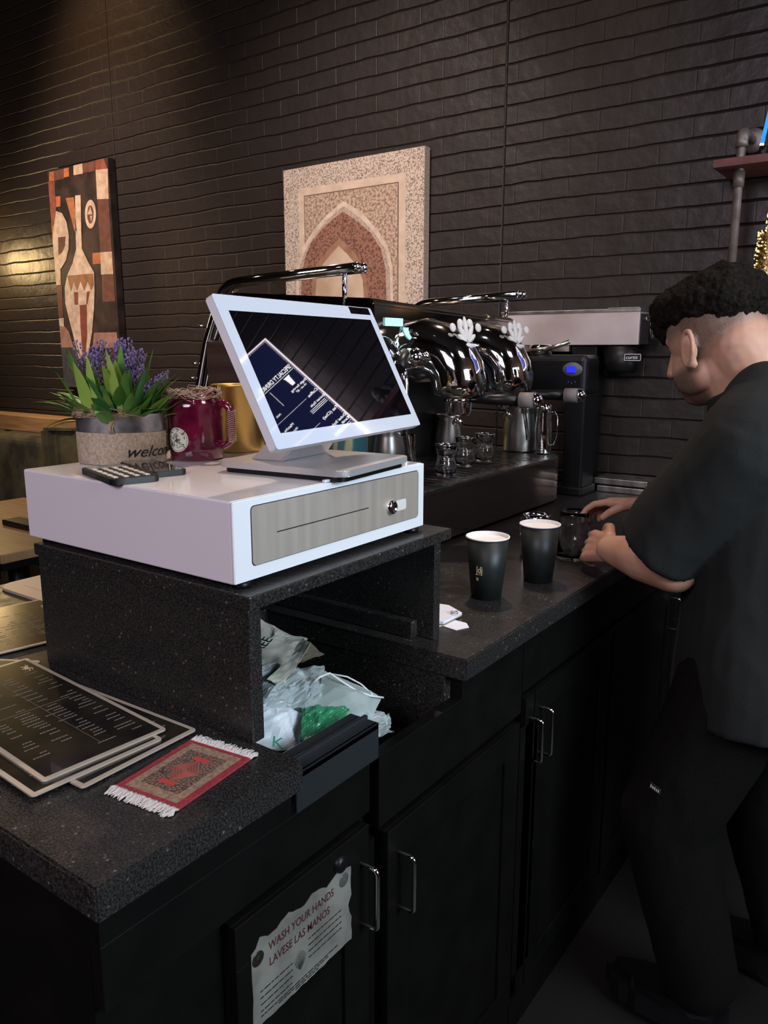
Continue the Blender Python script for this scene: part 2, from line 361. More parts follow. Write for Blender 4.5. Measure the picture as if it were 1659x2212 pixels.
for px, py in ((-.43, .01), (-.43, .4), (-.015, .01), (-.015, .4)):
    m = MB(); m.lathe([(0, -.0083), (.012, -.0083), (.012, -.001), (0, -.001)], c=(px+(.005 if px > -.1 else .012), py+(.01 if py < .1 else -.01), 0)); obj('foot', m, M['black'], t)


# --- register terminal: tilted display on a silver base
ew = .38; c0 = Vector((.0199, .0583, .1575)); yaw = -.1131; tilt = .4692; mh = .2062
ex = Vector((math.sin(yaw), math.cos(yaw), 0)); nh = Vector((math.cos(yaw), -math.sin(yaw), 0)); eu = Vector((0, 0, 1))*math.cos(tilt) - nh*math.sin(tilt)
en = ex.cross(eu)
MF = frame(c0, ex, eu)
t = thing('register_terminal', 'white framed touchscreen register tilted back on a silver base, menu mirrored in it', 'register', (-.09, .26, .101))
def ms(u, v):
    d = ray(u, v); q = (c0-CAM).dot(en)/d.dot(en); X = CAM+d*q-c0; return X.dot(ex), X.dot(eu)
m = MB(); m.prism(rrect(0, 0, ew, mh, .004), -.012, -.0012, M=MF, bev=.001); m.prism(rrect(.05, .03, ew-.05, mh-.03, .01), -.03, -.012, M=MF, bev=.003)
sh = obj('display_shell', m, mat('display_shell', (.72, .70, .72), .4), t)
m = MB(); m.prism(rrect(0, 0, ew, mh, .004), -.0012, 0, M=MF); obj('bezel', m, M['glass_white'], sh)
a, b_, c_, d_ = ms(494, 673), ms(798, 689), ms(889, 894), ms(607, 936)
s0 = (a[0]+d_[0])/2; s1 = (b_[0]+c_[0])/2; t1 = (a[1]+b_[1])/2; t0 = (c_[1]+d_[1])/2
m = MB(); m.prism([(s0, t0), (s1, t0), (s1, t1), (s0, t1)], .0000, .0002, M=MF); obj('screen', m, M['glass_black'], sh)
a, b_, c_, d_ = ms(752, 664), ms(795, 665), ms(799, 680), ms(759, 678)
m = MB(); m.prism([((a[0]+d_[0])/2, (c_[1]+d_[1])/2), ((b_[0]+c_[0])/2, (c_[1]+d_[1])/2), ((b_[0]+c_[0])/2, (a[1]+b_[1])/2), ((a[0]+d_[0])/2, (a[1]+b_[1])/2)], 0, .0002, M=MF); obj('sensor_window', m, M['glass_black'], sh)
# base plate
bc = Vector((-.092, .2575, 0)); BF = frame((0, 0, .104), nh, ex)
bo = bc + Vector((0, 0, 0))
m = MB(); m.prism(rrect(-.110, -.094, .110, .094, .014), 0, .0092, M=frame((bc.x, bc.y, .1085), nh, ex), bev=.0012); bs = obj('base', m, M['silver'], t)
m = MB(); m.prism(rrect(-.103, -.088, .103, .088, .012), 0, .0074, M=frame((bc.x, bc.y, .1012), nh, ex)); obj('rubber_pad', m, M['black'], bs)
# neck wedge
m = MB()
pa = bc - nh*.075; nk = [pa-ex*.06, pa+ex*.06]; 
top0 = c0 + ex*(ew/2-.045) + eu*.10 - en*.012; top1 = c0 + ex*(ew/2+.045) + eu*.10 - en*.012
bt = bmesh.new()
z0 = .117
V = [bt.verts.new(p) for p in (Vector((nk[0].x, nk[0].y, z0)), Vector((nk[1].x, nk[1].y, z0)), Vector((nk[1].x, nk[1].y, z0))+nh*.055, Vector((nk[0].x, nk[0].y, z0))+nh*.055,
     top0-eu*.03-en*.016, top1-eu*.03-en*.016, top1-eu*.055, top0-eu*.055)]
for f in ((0, 3, 2, 1), (4, 5, 6, 7), (0, 1, 5, 4), (1, 2, 6, 5), (2, 3, 7, 6), (3, 0, 4, 7)): bt.faces.new([V[i] for i in f])
bmesh.ops.bevel(bt, geom=bt.edges[:], offset=.002, segments=2, affect='EDGES'); m.add(bt)
obj('neck', m, M['silver'], t)
m = MB(); m.box((-.004, .168, .1013), (.0, .181, .1045))
obj('tape_bit', m, mat('clear_tape', (.8, .8, .8), .2), t)

# --- planter
PC = Vector((-.389, .136, .101))
def squash(mb, k=.68):
    b = Vector((fw.x, fw.y, 0)).normalized()
    for v in mb.bm.verts: v.co -= b*((v.co-PC).dot(b)*(1-k))
t = thing('lavender_planter', 'round tin planter wrapped in burlap with purple lavender, left on the cash drawer', 'planter', PC)
m = MB(); m.lathe([(0, 0), (.066, 0), (.067, .004), (.0685, .076), (.070, .077), (.0685, .0785), (.067, .077), (.065, .055), (0, .055)], c=PC, n=48); squash(m); obj('tin', m, noisy(mat('galvanised_tin', (.5, .52, .55), .3, .9), (.3, .32, .35), (.6, .62, .66), 40, rough=(.2, .45)), t)
m = MB(); m.lathe([(.0672, .001), (.0685, .002), (.0695, .048), (.0685, .050)], c=PC, n=48, cap=False); squash(m)
bl = obj('burlap_band', m, noisy(mat('burlap', (.45, .36, .26), .9), (.34, .27, .19), (.52, .43, .33), 240, bump=.6, dist=.001), t)
m = MB()
def cyltext(mb, body, size, C, r, z, az, sx=1, shear=.3, ext=.0002):
    # wrap lettering around a vertical cylinder; az = azimuth of text centre
    q = MB(); q.text(body, size, Matrix(), ext=ext, align='CENTER', shear=shear, sx=sx)
    bmesh.ops.subdivide_edges(q.bm, edges=[e for e in q.bm.edges if e.calc_length() > size*.25], cuts=2)
    for v in q.bm.verts:
        a = az + v.co.x/r; rr = r + v.co.z + .0004
        v.co = Vector((C.x+rr*math.cos(a), C.y+rr*math.sin(a), C.z+z+v.co.y))
    mb.add(q.bm)
az_cam = math.atan2(CAM.y-PC.y, CAM.x-PC.x)
cyltext(m, 'welcome', .0245, PC, .0692, .013, az_cam+.72, sx=1.2, shear=.45)
squash(m); obj('lettering', m, M['ink_black'], bl)
m = MB(); m.lathe([(0, .056), (.0645, .056)], c=PC, cap=False); squash(m); obj('moss', m, noisy(mat('moss', (.1, .09, .05), 1), (.04, .04, .02), (.2, .17, .1), 150, bump=1), t)
# twine bow hanging over the rim
m = MB(); rnd = random.Random(3)
q = PC + Vector((math.cos(az_cam-.75)*.070, math.sin(az_cam-.75)*.070, .078))
for k in range(46):
    a0 = rnd.uniform(-1.5, 1.5)
    P = []
    for i in range(8):
        f = i/7; an = az_cam-.75 + (f-.5)*1.5*(.5+.5*rnd.random()) + a0*.25
        P.append(PC + Vector((math.cos(an)*(.070+.005*rnd.random()), math.sin(an)*(.070+.005*rnd.random()), .072+.014*math.sin(f*PI)*rnd.uniform(.1, 1.2)+.004*rnd.random())))
    m.tube(P, .0008, 4)
for k in range(14):
    a0 = az_cam-.28+rnd.uniform(-.06, .06)
    P = [PC+Vector((math.cos(a0+.05*math.sin(i))*.0712, math.sin(a0+.05*math.sin(i))*.0712, .080-.005*i+rnd.uniform(-.001, .001))) for i in range(7)]; m.tube(P, .0009, 4)
squash(m); obj('twine_bow', m, mat('jute', (.42, .31, .2), .95), t)
def leaf(m, base, d, L, w, droop, rnd):
    # a folded blade leaf bending over
    d = Vector(d); side = Vector((-d.y, d.x, 0)); 
    if side.length < .01: side = Vector((1, 0, 0))
    side.normalize(); n = 9; prev = None; p = Vector(base); dirv = d.normalized()
    for i in range(n+1):
        f = i/n; ww = w*math.sin(PI*min(1, .12+f*.88))**.8*(1 if f < .98 else .05); 
        a = p-side*ww; c = p-Vector((dirv.x, dirv.y, 0))*0 + dirv.cross(side)*(-.25*ww); b = p+side*ww
        row = [m.bm.verts.new(x) for x in (a, c, b)]
        if prev:
            for j in (0, 1):
                f_ = m._f((prev[j], prev[j+1], row[j+1], row[j]))
                if f_: f_.smooth = True
        prev = row
        p = p + dirv*(L/n); dirv = (dirv + Vector((0, 0, -droop/n))).normalized()
rnd = random.Random(11); m = MB()
for k in range(120):
    a = rnd.uniform(0, 2*PI); r0 = .05*math.sqrt(rnd.random()); b0 = PC+Vector((r0*math.cos(a), r0*math.sin(a), .055))
    out = rnd.uniform(.05, .95); h = rnd.uniform(.07, .125)*(1.1-.35*out); aa = a+rnd.uniform(-.5, .5)
    m.mi = rnd.choice((0, 0, 1, 2)); leaf(m, b0, (math.cos(aa)*out, math.sin(aa)*out, 1), h, rnd.uniform(.0065, .0125), rnd.uniform(.3, 1.4), rnd)
vl = (rt*-1); vl.z = 0; vl.normalize()
for s_, L, dr, zz in ((1, .105, 1.0, .9), (1, .085, 1.3, .45), (1, .075, 1.0, .3), (.8, .09, .7, .9), (-1, .085, .5, .9), (-1, .075, 1.0, .7), (-1, .08, .3, 1.2), (.9, .07, 1.2, .5)):
    m.mi = rnd.choice((0, 1)); leaf(m, PC+vl*s_*.045+Vector((0, 0, .06)), (vl.x*s_, vl.y*s_, zz), L, .006, dr, rnd)
G = [noisy(mat('leaf_%d' % i, c, .45), tuple(x*.7 for x in c), c, 25) for i, c in enumerate(((.13, .34, .06), (.32, .50, .09), (.06, .20, .06)))]
squash(m, .8); obj('leaves', m, G, t)
m = MB(); rnd = random.Random(5); stems = MB()
for k in range(30):
    a = rnd.uniform(0, 2*PI); r0 = .052*math.sqrt(rnd.random()); side = rnd.uniform(-1.0, 1.0)
    b0 = PC + Vector((r0*math.cos(a)*.8, r0*math.sin(a)*.8, .06)) 
    tip = PC - vl*(-side*.066) + Vector((rnd.uniform(-.02, .02), rnd.uniform(-.02, .015), rnd.uniform(.145, .192) if side > -.75 else rnd.uniform(.11, .16)))
    mid = (b0+tip)/2+Vector((0, 0, .01)); stems.tube([b0, mid, tip], .0007, 4)
    Lf = rnd.uniform(.032, .05); d = (tip-mid).normalized()
    for j in range(26):
        f = j/26; c = tip - d*Lf*f; an = j*2.4; rr = .0055*(.55+.6*math.sin(PI*min(1, f+.15)))
        off = Vector((math.cos(an), math.sin(an), .3)).normalized()*rr
        tb = bmesh.new(); bmesh.ops.create_icosphere(tb, subdivisions=1, radius=rnd.uniform(.0012, .0021))
        m.mi = rnd.choice((0, 0, 1)); m.add(tb, Matrix.Translation(c+off) @ Matrix.Diagonal((1, 1, 1.5, 1)))
obj('stems', stems, mat('stem_green', (.08, .12, .06), .6), t)
obj('lavender_flowers', m, [mat('lavender', (.24, .16, .42), .7), mat('lavender_dark', (.12, .09, .2), .7)], t)

# --- red jar mug
MC = Vector((-.325, .232, .101))
t = thing('jar_mug', 'deep red glass jar mug with handle and round pale label, behind the planter', 'mug', MC)
M['red_drink'] = noisy(mat('red_glass', (.13, .006, .035), .12, spec=.7, coat=.6), (.06, .003, .018), (.17, .008, .042), 30, bump=.7, dist=.002)
m = MB(); m.lathe([(0, 0), (.040, 0), (.0435, .004), (.0445, .02), (.0445, .085), (.043, .093), (.0385, .097), (.0385, .099), (0, .099)], c=MC, n=40); obj('body', m, M['red_drink'], t)
m = MB(); m.lathe([(.0385, .098), (.039, .099), (.0395, .101), (.0385, .103), (.0385, .106), (.0395, .108), (.0385, .110), (.0365, .110), (.036, .099)], c=MC, n=40, cap=False); obj('neck_ring', m, M['glass'], t)
hd = Vector((math.cos(az_cam+.85), math.sin(az_cam+.85), 0)); 
m = MB(); P = [MC+hd*.043+Vector((0, 0, .088)), MC+hd*.056+Vector((0, 0, .091)), MC+hd*.066+Vector((0, 0, .084)), MC+hd*.069+Vector((0, 0, .07)), MC+hd*.069+Vector((0, 0, .045)), MC+hd*.065+Vector((0, 0, .03)), MC+hd*.055+Vector((0, 0, .024)), MC+hd*.043+Vector((0, 0, .027))]
m.tube(P, .0062, 12); hn = obj('handle', m, M['red_drink'], t)
m = MB()
for k in range(17):
    p = MC+hd*.069+Vector((0, 0, .032+.003*k)); pts = [p+Vector((hd.x*math.cos(a)*.0066, hd.y*math.cos(a)*.0066, .0012*math.sin(a*2)))+Vector((-hd.y, hd.x, 0))*math.sin(a)*.0066 for a in [2*PI*i/14 for i in range(14)]]
    m.tube(pts, .0006, 4, closed=True)
for k in range(50):
    a = rnd.uniform(0, 2*PI); P = []
    for i in range(6):
        a += rnd.uniform(.1, .5); P.append(MC+Vector((math.cos(a)*(.041+rnd.uniform(-.002, .004)), math.sin(a)*(.041+rnd.uniform(-.002, .004)), .102+rnd.uniform(-.004, .012)+(.006*math.sin(i) if k % 4 == 0 else 0))))
    m.tube(P, .00055, 4)
obj('twine', m, mat('pale_twine', (.55, .43, .33), .9), t)
la = az_cam-.80; ld = Vector((math.cos(la), math.sin(la), 0))
m = MB(); q = bmesh.new(); bmesh.ops.create_circle(q, cap_ends=True, segments=40, radius=.0195)
bmesh.ops.inset_individual(q, faces=q.faces[:], thickness=.006); bmesh.ops.inset_individual(q, faces=[f for f in q.faces if len(f.verts) > 4], thickness=.006)
for v in q.verts:
    x, y = v.co.x, v.co.y; an = la+x/.0447; v.co = MC+Vector((math.cos(an)*.0451, math.sin(an)*.0451, .035+y))
m.add(q); lb = obj('round_label', m, mat('pale_label', (.72, .72, .62), .5), t)
m = MB(); rnd = random.Random(2)
def onmug(x, y): an = la+x/.0447; return MC+Vector((math.cos(an)*.0455, math.sin(an)*.0455, .035+y))
for k in range(26):
    x, y = rnd.uniform(-.013, .013), rnd.uniform(-.013, .013); P = []
    for i in range(5): P.append(onmug(x, y)); x += rnd.uniform(-.004, .004); y += rnd.uniform(-.004, .004)
    m.tube(P, .0004, 4)
m.tube([onmug(.0175*math.cos(2*PI*i/40), .0175*math.sin(2*PI*i/40)) for i in range(40)], .0003, 4, closed=True)
obj('label_print', m, mat('green_print', (.06, .12, .06), .5), lb)

# --- brass canister
t = obj('brass_canister', MB().lathe([(0, 0), (.043, 0), (.045, .003), (.045, .112), (.0465, .114), (.045, .116), (.043, .114), (.043, .01), (0, .01)], c=(-.350, .352, .101), n=48), noisy(mat('brass', (.62, .42, .13), .33, .9), (.5, .33, .10), (.68, .48, .17), 8, rough=(.25, .45)))
tag(t, 'yellow brass canister between the red jar mug and the register', 'canister')

# --- two flat devices
def device(name, label, c, ang, L, Wd, th, top):
    t = thing(name, label, 'keypad' if name == 'calculator' else 'phone', (c[0], c[1], .101))
    Fm = Matrix.Translation((c[0], c[1], .1012)) @ Matrix.Rotation(ang, 4, 'Z')
    m = MB(); m.prism(rrect(-L/2, -Wd/2, L/2, Wd/2, .008), 0, th, M=Fm, bev=.001); obj('body', m, M['black'], t)
    return t, Fm
t, Fm = device('calculator', 'black handheld keypad with pale keys, at the front corner under the planter', (-.262, .037), R(-17), .135, .066, .008, 0)
for i in range(6):
    for j in range(4):
        if i < 1: continue
        m = MB(); m.box((-.058+i*.0205, -.027+j*.0145, .008), (-.058+i*.0205+.0125, -.027+j*.0145+.0065, .0094), M=Fm, bev=.0006); obj('key', m, mat('key_cream', (.6, .55, .45), .5) if 'key_cream' not in bpy.data.materials else bpy.data.materials['key_cream'], t)
m = MB(); m.box((-.062, -.027, .008), (-.045, .027, .0085), M=Fm); obj('display_strip', m, mat('lcd_grey', (.25, .27, .24), .2), t)
t, Fm = device('phone', 'black flat phone lying glossy side up at the foot of the planter and red mug', (-.276, .104), R(-17), .135, .052, .0075, 0)
m = MB(); m.prism(rrect(-.062, -.023, .062, .023, .005), .0075, .0078, M=Fm); obj('screen', m, mat('phone_glass', (.05, .05, .055), .12, coat=1), t)

# ------------------------------------------------------------------ menus, little rug, paper on the counter
M['menu_black'] = noisy(mat('menu_black', (.012, .011, .011), .22, spec=.6, coat=.5), (.008, .008, .008), (.03, .022, .012), 14, bump=.03)
M['menu_edge'] = mat('menu_edge', (.42, .36, .28), .3, coat=.3)
M['menu_line'] = mat('menu_line', (.20, .18, .145), .5)
def menu(c, ang, z, Lx, Ly, seed, label, group='laminated menus on the counter', th=.0022, ox=0):
    """c = the corner at +x,+y ; extends -x and -y"""
    t = thing('menu_card', label, 'menu', (c[0], c[1], z), group)
    Fm = Matrix.Translation((c[0], c[1], z)) @ Matrix.Rotation(ang, 4, 'Z')
    m = MB(); m.prism(rrect(-Lx, -Ly, 0, 0, .004), 0, th, M=Fm, bev=.0004); obj('laminate', m, M['menu_edge'], t)
    m = MB(); e = .006; m.prism([(-Lx+e, -Ly+e), (-e, -Ly+e), (-e, -e), (-Lx+e, -e)], th, th+.0003, M=Fm); pg = obj('page', m, M['menu_black'], t)
    m = MB(); r_ = random.Random(seed); zt = th+.0003
    def bar(x0, y0, x1, y1): m.box((x0, y0, zt), (x1, y1, zt+.0002), M=Fm)
    # columns of short entries, printed across the card
    y = -.022
    x = -.03
    while x > -Lx+.05:
        yy = -.016; 
        while yy > -Ly+.02:
            l = r_.uniform(.010, .028)
            if r_.random() < .72:
                k = 0
                while k < l-.002:
                    w_ = r_.uniform(.001, .004); bar(x-.0018, yy-k-w_, x, yy-k); k += w_+.0008
            yy -= .036
        x -= r_.choice((.008, .010, .014))
    bar(-Lx*.5-.0004, -Ly+.016, -Lx*.5, -.03)
    bar(-Lx+.05, -Ly*.45, -.03, -Ly*.45+.0004)
    obj('printed_lines', m, M['menu_line'], pg)
    m = MB()
    for k in range(9):
        a = R(20+k*17.5); L_ = .010+.006*math.sin(k*1.3)**2
        p0 = Vector((-Lx+.040 if ox else -Lx*.78, -.018, zt+.0003)); m.tube([Fm @ p0, Fm @ (p0+Vector((math.cos(a)*L_*.6, -math.sin(a)*L_*.6+.006, 0))), Fm @ (p0+Vector((math.cos(a)*L_, -math.sin(a)*L_+.006, 0)))], .0006, 4)
    obj('plant_emblem', m, M['gold_print'], pg)
    return t
A0 = R(-4.0)
menu((-.055, -.022), R(1.5), ZC+.0032, .34, .165, 1, 'lower laminated black menu peeking out behind the front menu, against the stand')
menu((-.066, -.066), R(-3), ZC+.0058, .33, .165, 2, 'laminated black menu whose pale corner sticks out under the front menu')
menu((-.078, -.050), A0, ZC+.0084, .36, .160, 3, 'topmost laminated black menu with pale border, front of the pile', ox=1)
menu((-.428, -.008), R(30), ZC+.0006, .28, .19, 4, 'laminated black menu lying askew beneath the left side of the pile')
menu((-.47, .12), R(-12), ZC+.0032, .24, .16, 5, 'farthest laminated black menu with gold emblem, left of the stand')

# little rug
RG = [onz(258, 1705, ZC), onz(393, 1757, ZC), onz(535, 1640, ZC), onz(402, 1600, ZC)]
rc = (RG[0]+RG[1]+RG[2]+RG[3])/4; rx = ((RG[1]+RG[2])-(RG[0]+RG[3])).normalized(); ry = Vector((-rx.y, rx.x, 0))
rw = ((RG[1]-RG[0]).length+(RG[2]-RG[3]).length)/2; rl = ((RG[2]-RG[1]).length+(RG[3]-RG[0]).length)/2
RF = frame((rc.x, rc.y, ZC+.0004), rx, ry)
t = thing('rug_coaster', 'small red patterned rug coaster with white fringe, on the near counter corner', 'coaster', (rc.x, rc.y, ZC))
m = MB(); m.box((-rw/2, -rl/2, 0), (rw/2, rl/2, .0028), M=RF, bev=.0006); body = obj('weave', m, noisy(mat('red_weave', (.28, .02, .03), .9), (.22, .018, .03), (.33, .035, .04), 300, bump=.7, dist=.001), t)
m = MB(); m.box((-rw/2+.009, -rl/2+.007, .0028), (rw/2-.009, rl/2-.007, .0032), M=RF)
pm = mat('rug_field', (.3, .2, .12), .95); N_, L_, b_ = nodes(pm); v = texco(pm)
vo = N_.new('ShaderNodeTexVoronoi'); vo.feature = 'DISTANCE_TO_EDGE'; vo.inputs['Scale'].default_value = 230; L_.new(v, vo.inputs['Vector'])
cr = N_.new('ShaderNodeValToRGB'); e = cr.color_ramp.elements; e[0].position = .04; e[0].color = (.05, .03, .03, 1); e[1].position = .2; e[1].color = (.24, .14, .09, 1); el = e.new(.55); el.color = (.27, .08, .05, 1)
L_.new(vo.outputs['Distance'], cr.inputs[0]); L_.new(cr.outputs[0], b_.inputs['Base Color'])
fld = obj('field', m, noisy(mat('rug_border', (.3, .2, .13), .95), (.20, .12, .08), (.34, .23, .15), 200, bump=.5, dist=.001), t)
m = MB(); m.box((-rw/2+.019, -rl/2+.02, .0032), (rw/2-.019, rl/2-.02, .0035), M=RF); obj('pattern', m, pm, t)
m = MB(); hw = rw/2-.026; hl = rl/2-.036
m.prism([(0, -hl), (hw, 0), (0, hl), (-hw, 0)], .0035, .0038, M=RF); obj('medallion', m, mat('rug_medallion', (.22, .11, .07), .95), t)
m = MB()
for s_ in (-1, 1): m.prism([(-.011, s_*hl*1.12-.004), (.011, s_*hl*1.12-.004), (.011, s_*hl*1.12+.004), (-.011, s_*hl*1.12+.004)], .0035, .0039, M=RF)
for k in range(4):
    f = .25+.2*k; P = [RF @ Vector((x*hw*f, y*hl*f, .0040)) for x, y in ((0, -1), (1, 0), (0, 1), (-1, 0))]; m.tube(P, .0005, 4, closed=True)
obj('red_motifs', m, mat('rug_red', (.45, .05, .04), .9), t)
for s_ in (-1, 1):
    m = MB(); r_ = random.Random(8+s_)
    for k in range(70):
        x = -rw/2+rw*(k+.5)/70; L_n = .016*r_.uniform(.75, 1.15)
        P = [RF @ Vector((x+r_.uniform(-.001, .001)*i, s_*(rl/2-.001+L_n*i/3), .0018+(.0015 if i == 1 else 0)+r_.uniform(-.0006, .0006))) for i in range(4)]
        m.tube(P, [.0012, .0014, .0012, .0006], 5)
    obj('fringe', m, mat('fringe_white', (.6, .56, .52), .9) if 'fringe_white' not in bpy.data.materials else bpy.data.materials['fringe_white'], t)

# ------------------------------------------------------------------ trash in the notch
m = MB(); m.box((-.32, .03, -.414), (.05, .36, -.33), bev=.01); tag(obj('trash_bin', m, M['black']), 'black bin tub under the bags inside the notch', 'bin')
def sheet(name, pts, nx, ny, mats, label, cat, group=None, amp=.006, sc=40, seed=0, bulge=0, par=None, rid=True):
    """pts: four corners a b c d; a->b is u, a->d is v"""
    a, b, c, d = [Vector(p) for p in pts]; m = MB(); g = []
    nrm = (b-a).cross(d-a).normalized()
    for j in range(ny+1):
        row = []
        for i in range(nx+1):
            u, v = i/nx, j/ny; p = (a*(1-u)+b*u)*(1-v)+(d*(1-u)+c*u)*v
            q = p*sc+Vector((seed*7.1, seed*3.3, 0)); n1 = noise.noise(q); n2 = noise.noise(q*2.3); 
            h = (1-abs(n1)*2.2)*.7+(1-abs(n2)*2)*.35 if rid else n1
            p = p+nrm*(amp*h+bulge*math.sin(PI*u)*math.sin(PI*v))+noise.noise_vector(q*.6)*amp*.8
            row.append(m.bm.verts.new(p))
        g.append(row)
    for j in range(ny):
        for i in range(nx): m._f((g[j][i], g[j][i+1], g[j+1][i+1], g[j+1][i]))
    o = obj(name, m, mats, par)
    if label: tag(o, label, cat, group)
    md = o.modifiers.new('s', 'SOLIDIFY'); md.thickness = .0006
    return o
X = onx
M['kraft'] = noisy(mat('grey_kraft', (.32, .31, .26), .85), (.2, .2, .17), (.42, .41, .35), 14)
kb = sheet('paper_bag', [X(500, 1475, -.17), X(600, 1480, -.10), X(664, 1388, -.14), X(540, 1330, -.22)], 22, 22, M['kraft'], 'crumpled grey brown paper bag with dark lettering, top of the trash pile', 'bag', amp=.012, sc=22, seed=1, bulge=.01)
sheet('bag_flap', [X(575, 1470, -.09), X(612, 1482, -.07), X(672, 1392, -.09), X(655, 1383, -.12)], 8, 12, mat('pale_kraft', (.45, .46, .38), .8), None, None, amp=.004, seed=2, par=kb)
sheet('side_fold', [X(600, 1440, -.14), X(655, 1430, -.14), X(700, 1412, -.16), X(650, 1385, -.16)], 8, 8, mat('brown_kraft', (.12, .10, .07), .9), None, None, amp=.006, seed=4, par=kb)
m = MB(); TF = frame(X(556, 1432, -.112), X(600, 1385, -.125)-X(556, 1432, -.112), X(540, 1390, -.15)-X(556, 1432, -.11))
for i, (w_, sz, dy) in enumerate((('FREE', .022, 0), ('DAILY', .013, .022))): m.text(w_, sz, TF @ Matrix.Translation((0, dy, .013)), ext=.0004)
obj('lettering', m, M['ink_black'], kb)
M['plastic'] = mat('clear_plastic', (.62, .72, .72), .12, spec=.8, alpha=.42)
M['plastic2'] = mat('frosted_plastic', (.42, .50, .50), .3, spec=.7, alpha=.8)
sheet('clear_bag', [X(500, 1560, -.09), X(680, 1545, -.05), X(690, 1450, -.10), X(560, 1440, -.14)], 30, 22, M['plastic2'], 'crinkled clear plastic bag in the middle of the trash pile', 'bag', amp=.012, sc=24, seed=5, bulge=.025)
sheet('plastic_wrap', [X(560, 1530, -.06), X(700, 1560, -.02), X(720, 1480, -.06), X(600, 1455, -.09)], 26, 20, M['plastic'], 'glossy loose plastic wrap over the clear bag', 'wrap', amp=.016, sc=44, seed=9, bulge=.02)
sheet('white_bag', [X(480, 1625, -.05), X(640, 1622, -.012), X(662, 1545, -.03), X(520, 1500, -.09)], 26, 20, noisy(mat('white_bag', (.62, .70, .76), .5), (.5, .58, .64), (.75, .8, .85), 12), 'white crumpled bag with green letters at the bottom of the trash pile', 'bag', amp=.010, sc=26, seed=12, bulge=.015)
wb = bpy.data.objects['white_bag']; m = MB()
TF = frame(X(586, 1612, -.002), X(612, 1618, .006)-X(586, 1612, -.002), X(588, 1585, -.010)-X(586, 1612, -.002)); m.text('K', .021, TF, ext=.0004, sx=1.3); m.text('E', .016, TF @ Matrix.Translation((-.026, .008, 0)), ext=.0004)
obj('green_letters', m, mat('letter_green', (.01, .22, .11), .5), wb)
sheet('green_wrapper', [X(648, 1600, 0), X(730, 1585, .02), X(745, 1540, 0), X(650, 1530, -.03)], 20, 16, mat('green_foil', (.03, .22, .10), .25, spec=.8), 'translucent green snack wrapper beside the white bag', 'wrapper', amp=.012, sc=50, seed=15, bulge=.01)
mk = sheet('face_mask', [X(655, 1560, -.03), X(800, 1560, .02), X(822, 1508, .015), X(700, 1452, -.05)], 26, 20, noisy(mat('mask_grey', (.33, .40, .38), .8), (.22, .28, .26), (.42, .5, .48), 8), 'grey face mask with a white ear loop, right side of the trash pile', 'mask', amp=.005, sc=20, seed=21, bulge=.02)
m = MB(); m.tube([X(670, 1480, -.04), X(690, 1463, -.03), X(712, 1454, -.035), X(735, 1470, -.02), X(770, 1492, 0), X(800, 1503, .015), X(828, 1507, .02)], .0016, 6)
m.tube([X(716, 1456, -.045), X(750, 1462, -.03), X(780, 1478, -.01), X(806, 1502, .012)], .0014, 6); obj('ear_loop', m, mat('loop_white', (.75, .78, .78), .7), mk)
sheet('foil_wrapper', [X(745, 1600, .02), X(835, 1595, .03), X(842, 1545, .01), X(760, 1540, 0)], 20, 16, M['plastic'], 'shiny clear wrapper with a silver glint at the right end of the pile', 'wrapper', amp=.016, sc=50, seed=25, bulge=.015)
m = MB(); r_ = random.Random(4)
for k in range(7):
    p = X(660+k*6, 1597-k*2, .012); m.tube([p+Vector((0, .003*math.sin(i*1.3+k), .003*math.cos(i*1.7+k))) for i in range(6)], .0007, 5)
tag(obj('bag_string', m, M['white_paper']), 'small tangle of white printed string in front of the green wrapper', 'string')

# ------------------------------------------------------------------ notepad, slip, paper cups, jar on the counter
Z = ZC
def flat(pts, z): 
    return [(onz(u, v, z).x, onz(u, v, z).y) for u, v in pts]
m = MB(); m.prism(flat([(918, 1345), (932, 1357), (955, 1352), (985, 1361), (1013, 1355), (1008, 1346), (985, 1340), (930, 1335)], Z+.001), Z+.0004, Z+.0012); tag(obj('paper_slip', m, mat('slip_paper', (.72, .76, .85), .8)), 'torn white paper slip sticking out beneath the notepad by the stand', 'paper')
t = thing('notepad', 'small white notepad with brown backing and curled wire, beside the stand foot', 'notepad', onz(955, 1335, Z))
P = flat([(905, 1344), (958, 1348), (998, 1328), (970, 1312), (905, 1302)], Z+.004)
m = MB(); m.prism(P, Z+.0014, Z+.0034); obj('backing', m, mat('cardboard', (.28, .19, .09), .85), t)
m = MB(); m.prism(P, Z+.0035, Z+.0085, bev=.0004); obj('sheets', m, mat('pad_paper', (.70, .74, .84), .8), t)
m = MB(); p = onz(982, 1322, Z+.012)
m.tube([p+Vector((.006*math.cos(i*.9), .006*math.sin(i*.9), .0015*math.sin(i*2.1))) for i in range(16)], .0012, 6); obj('wire', m, M['silver'], t)

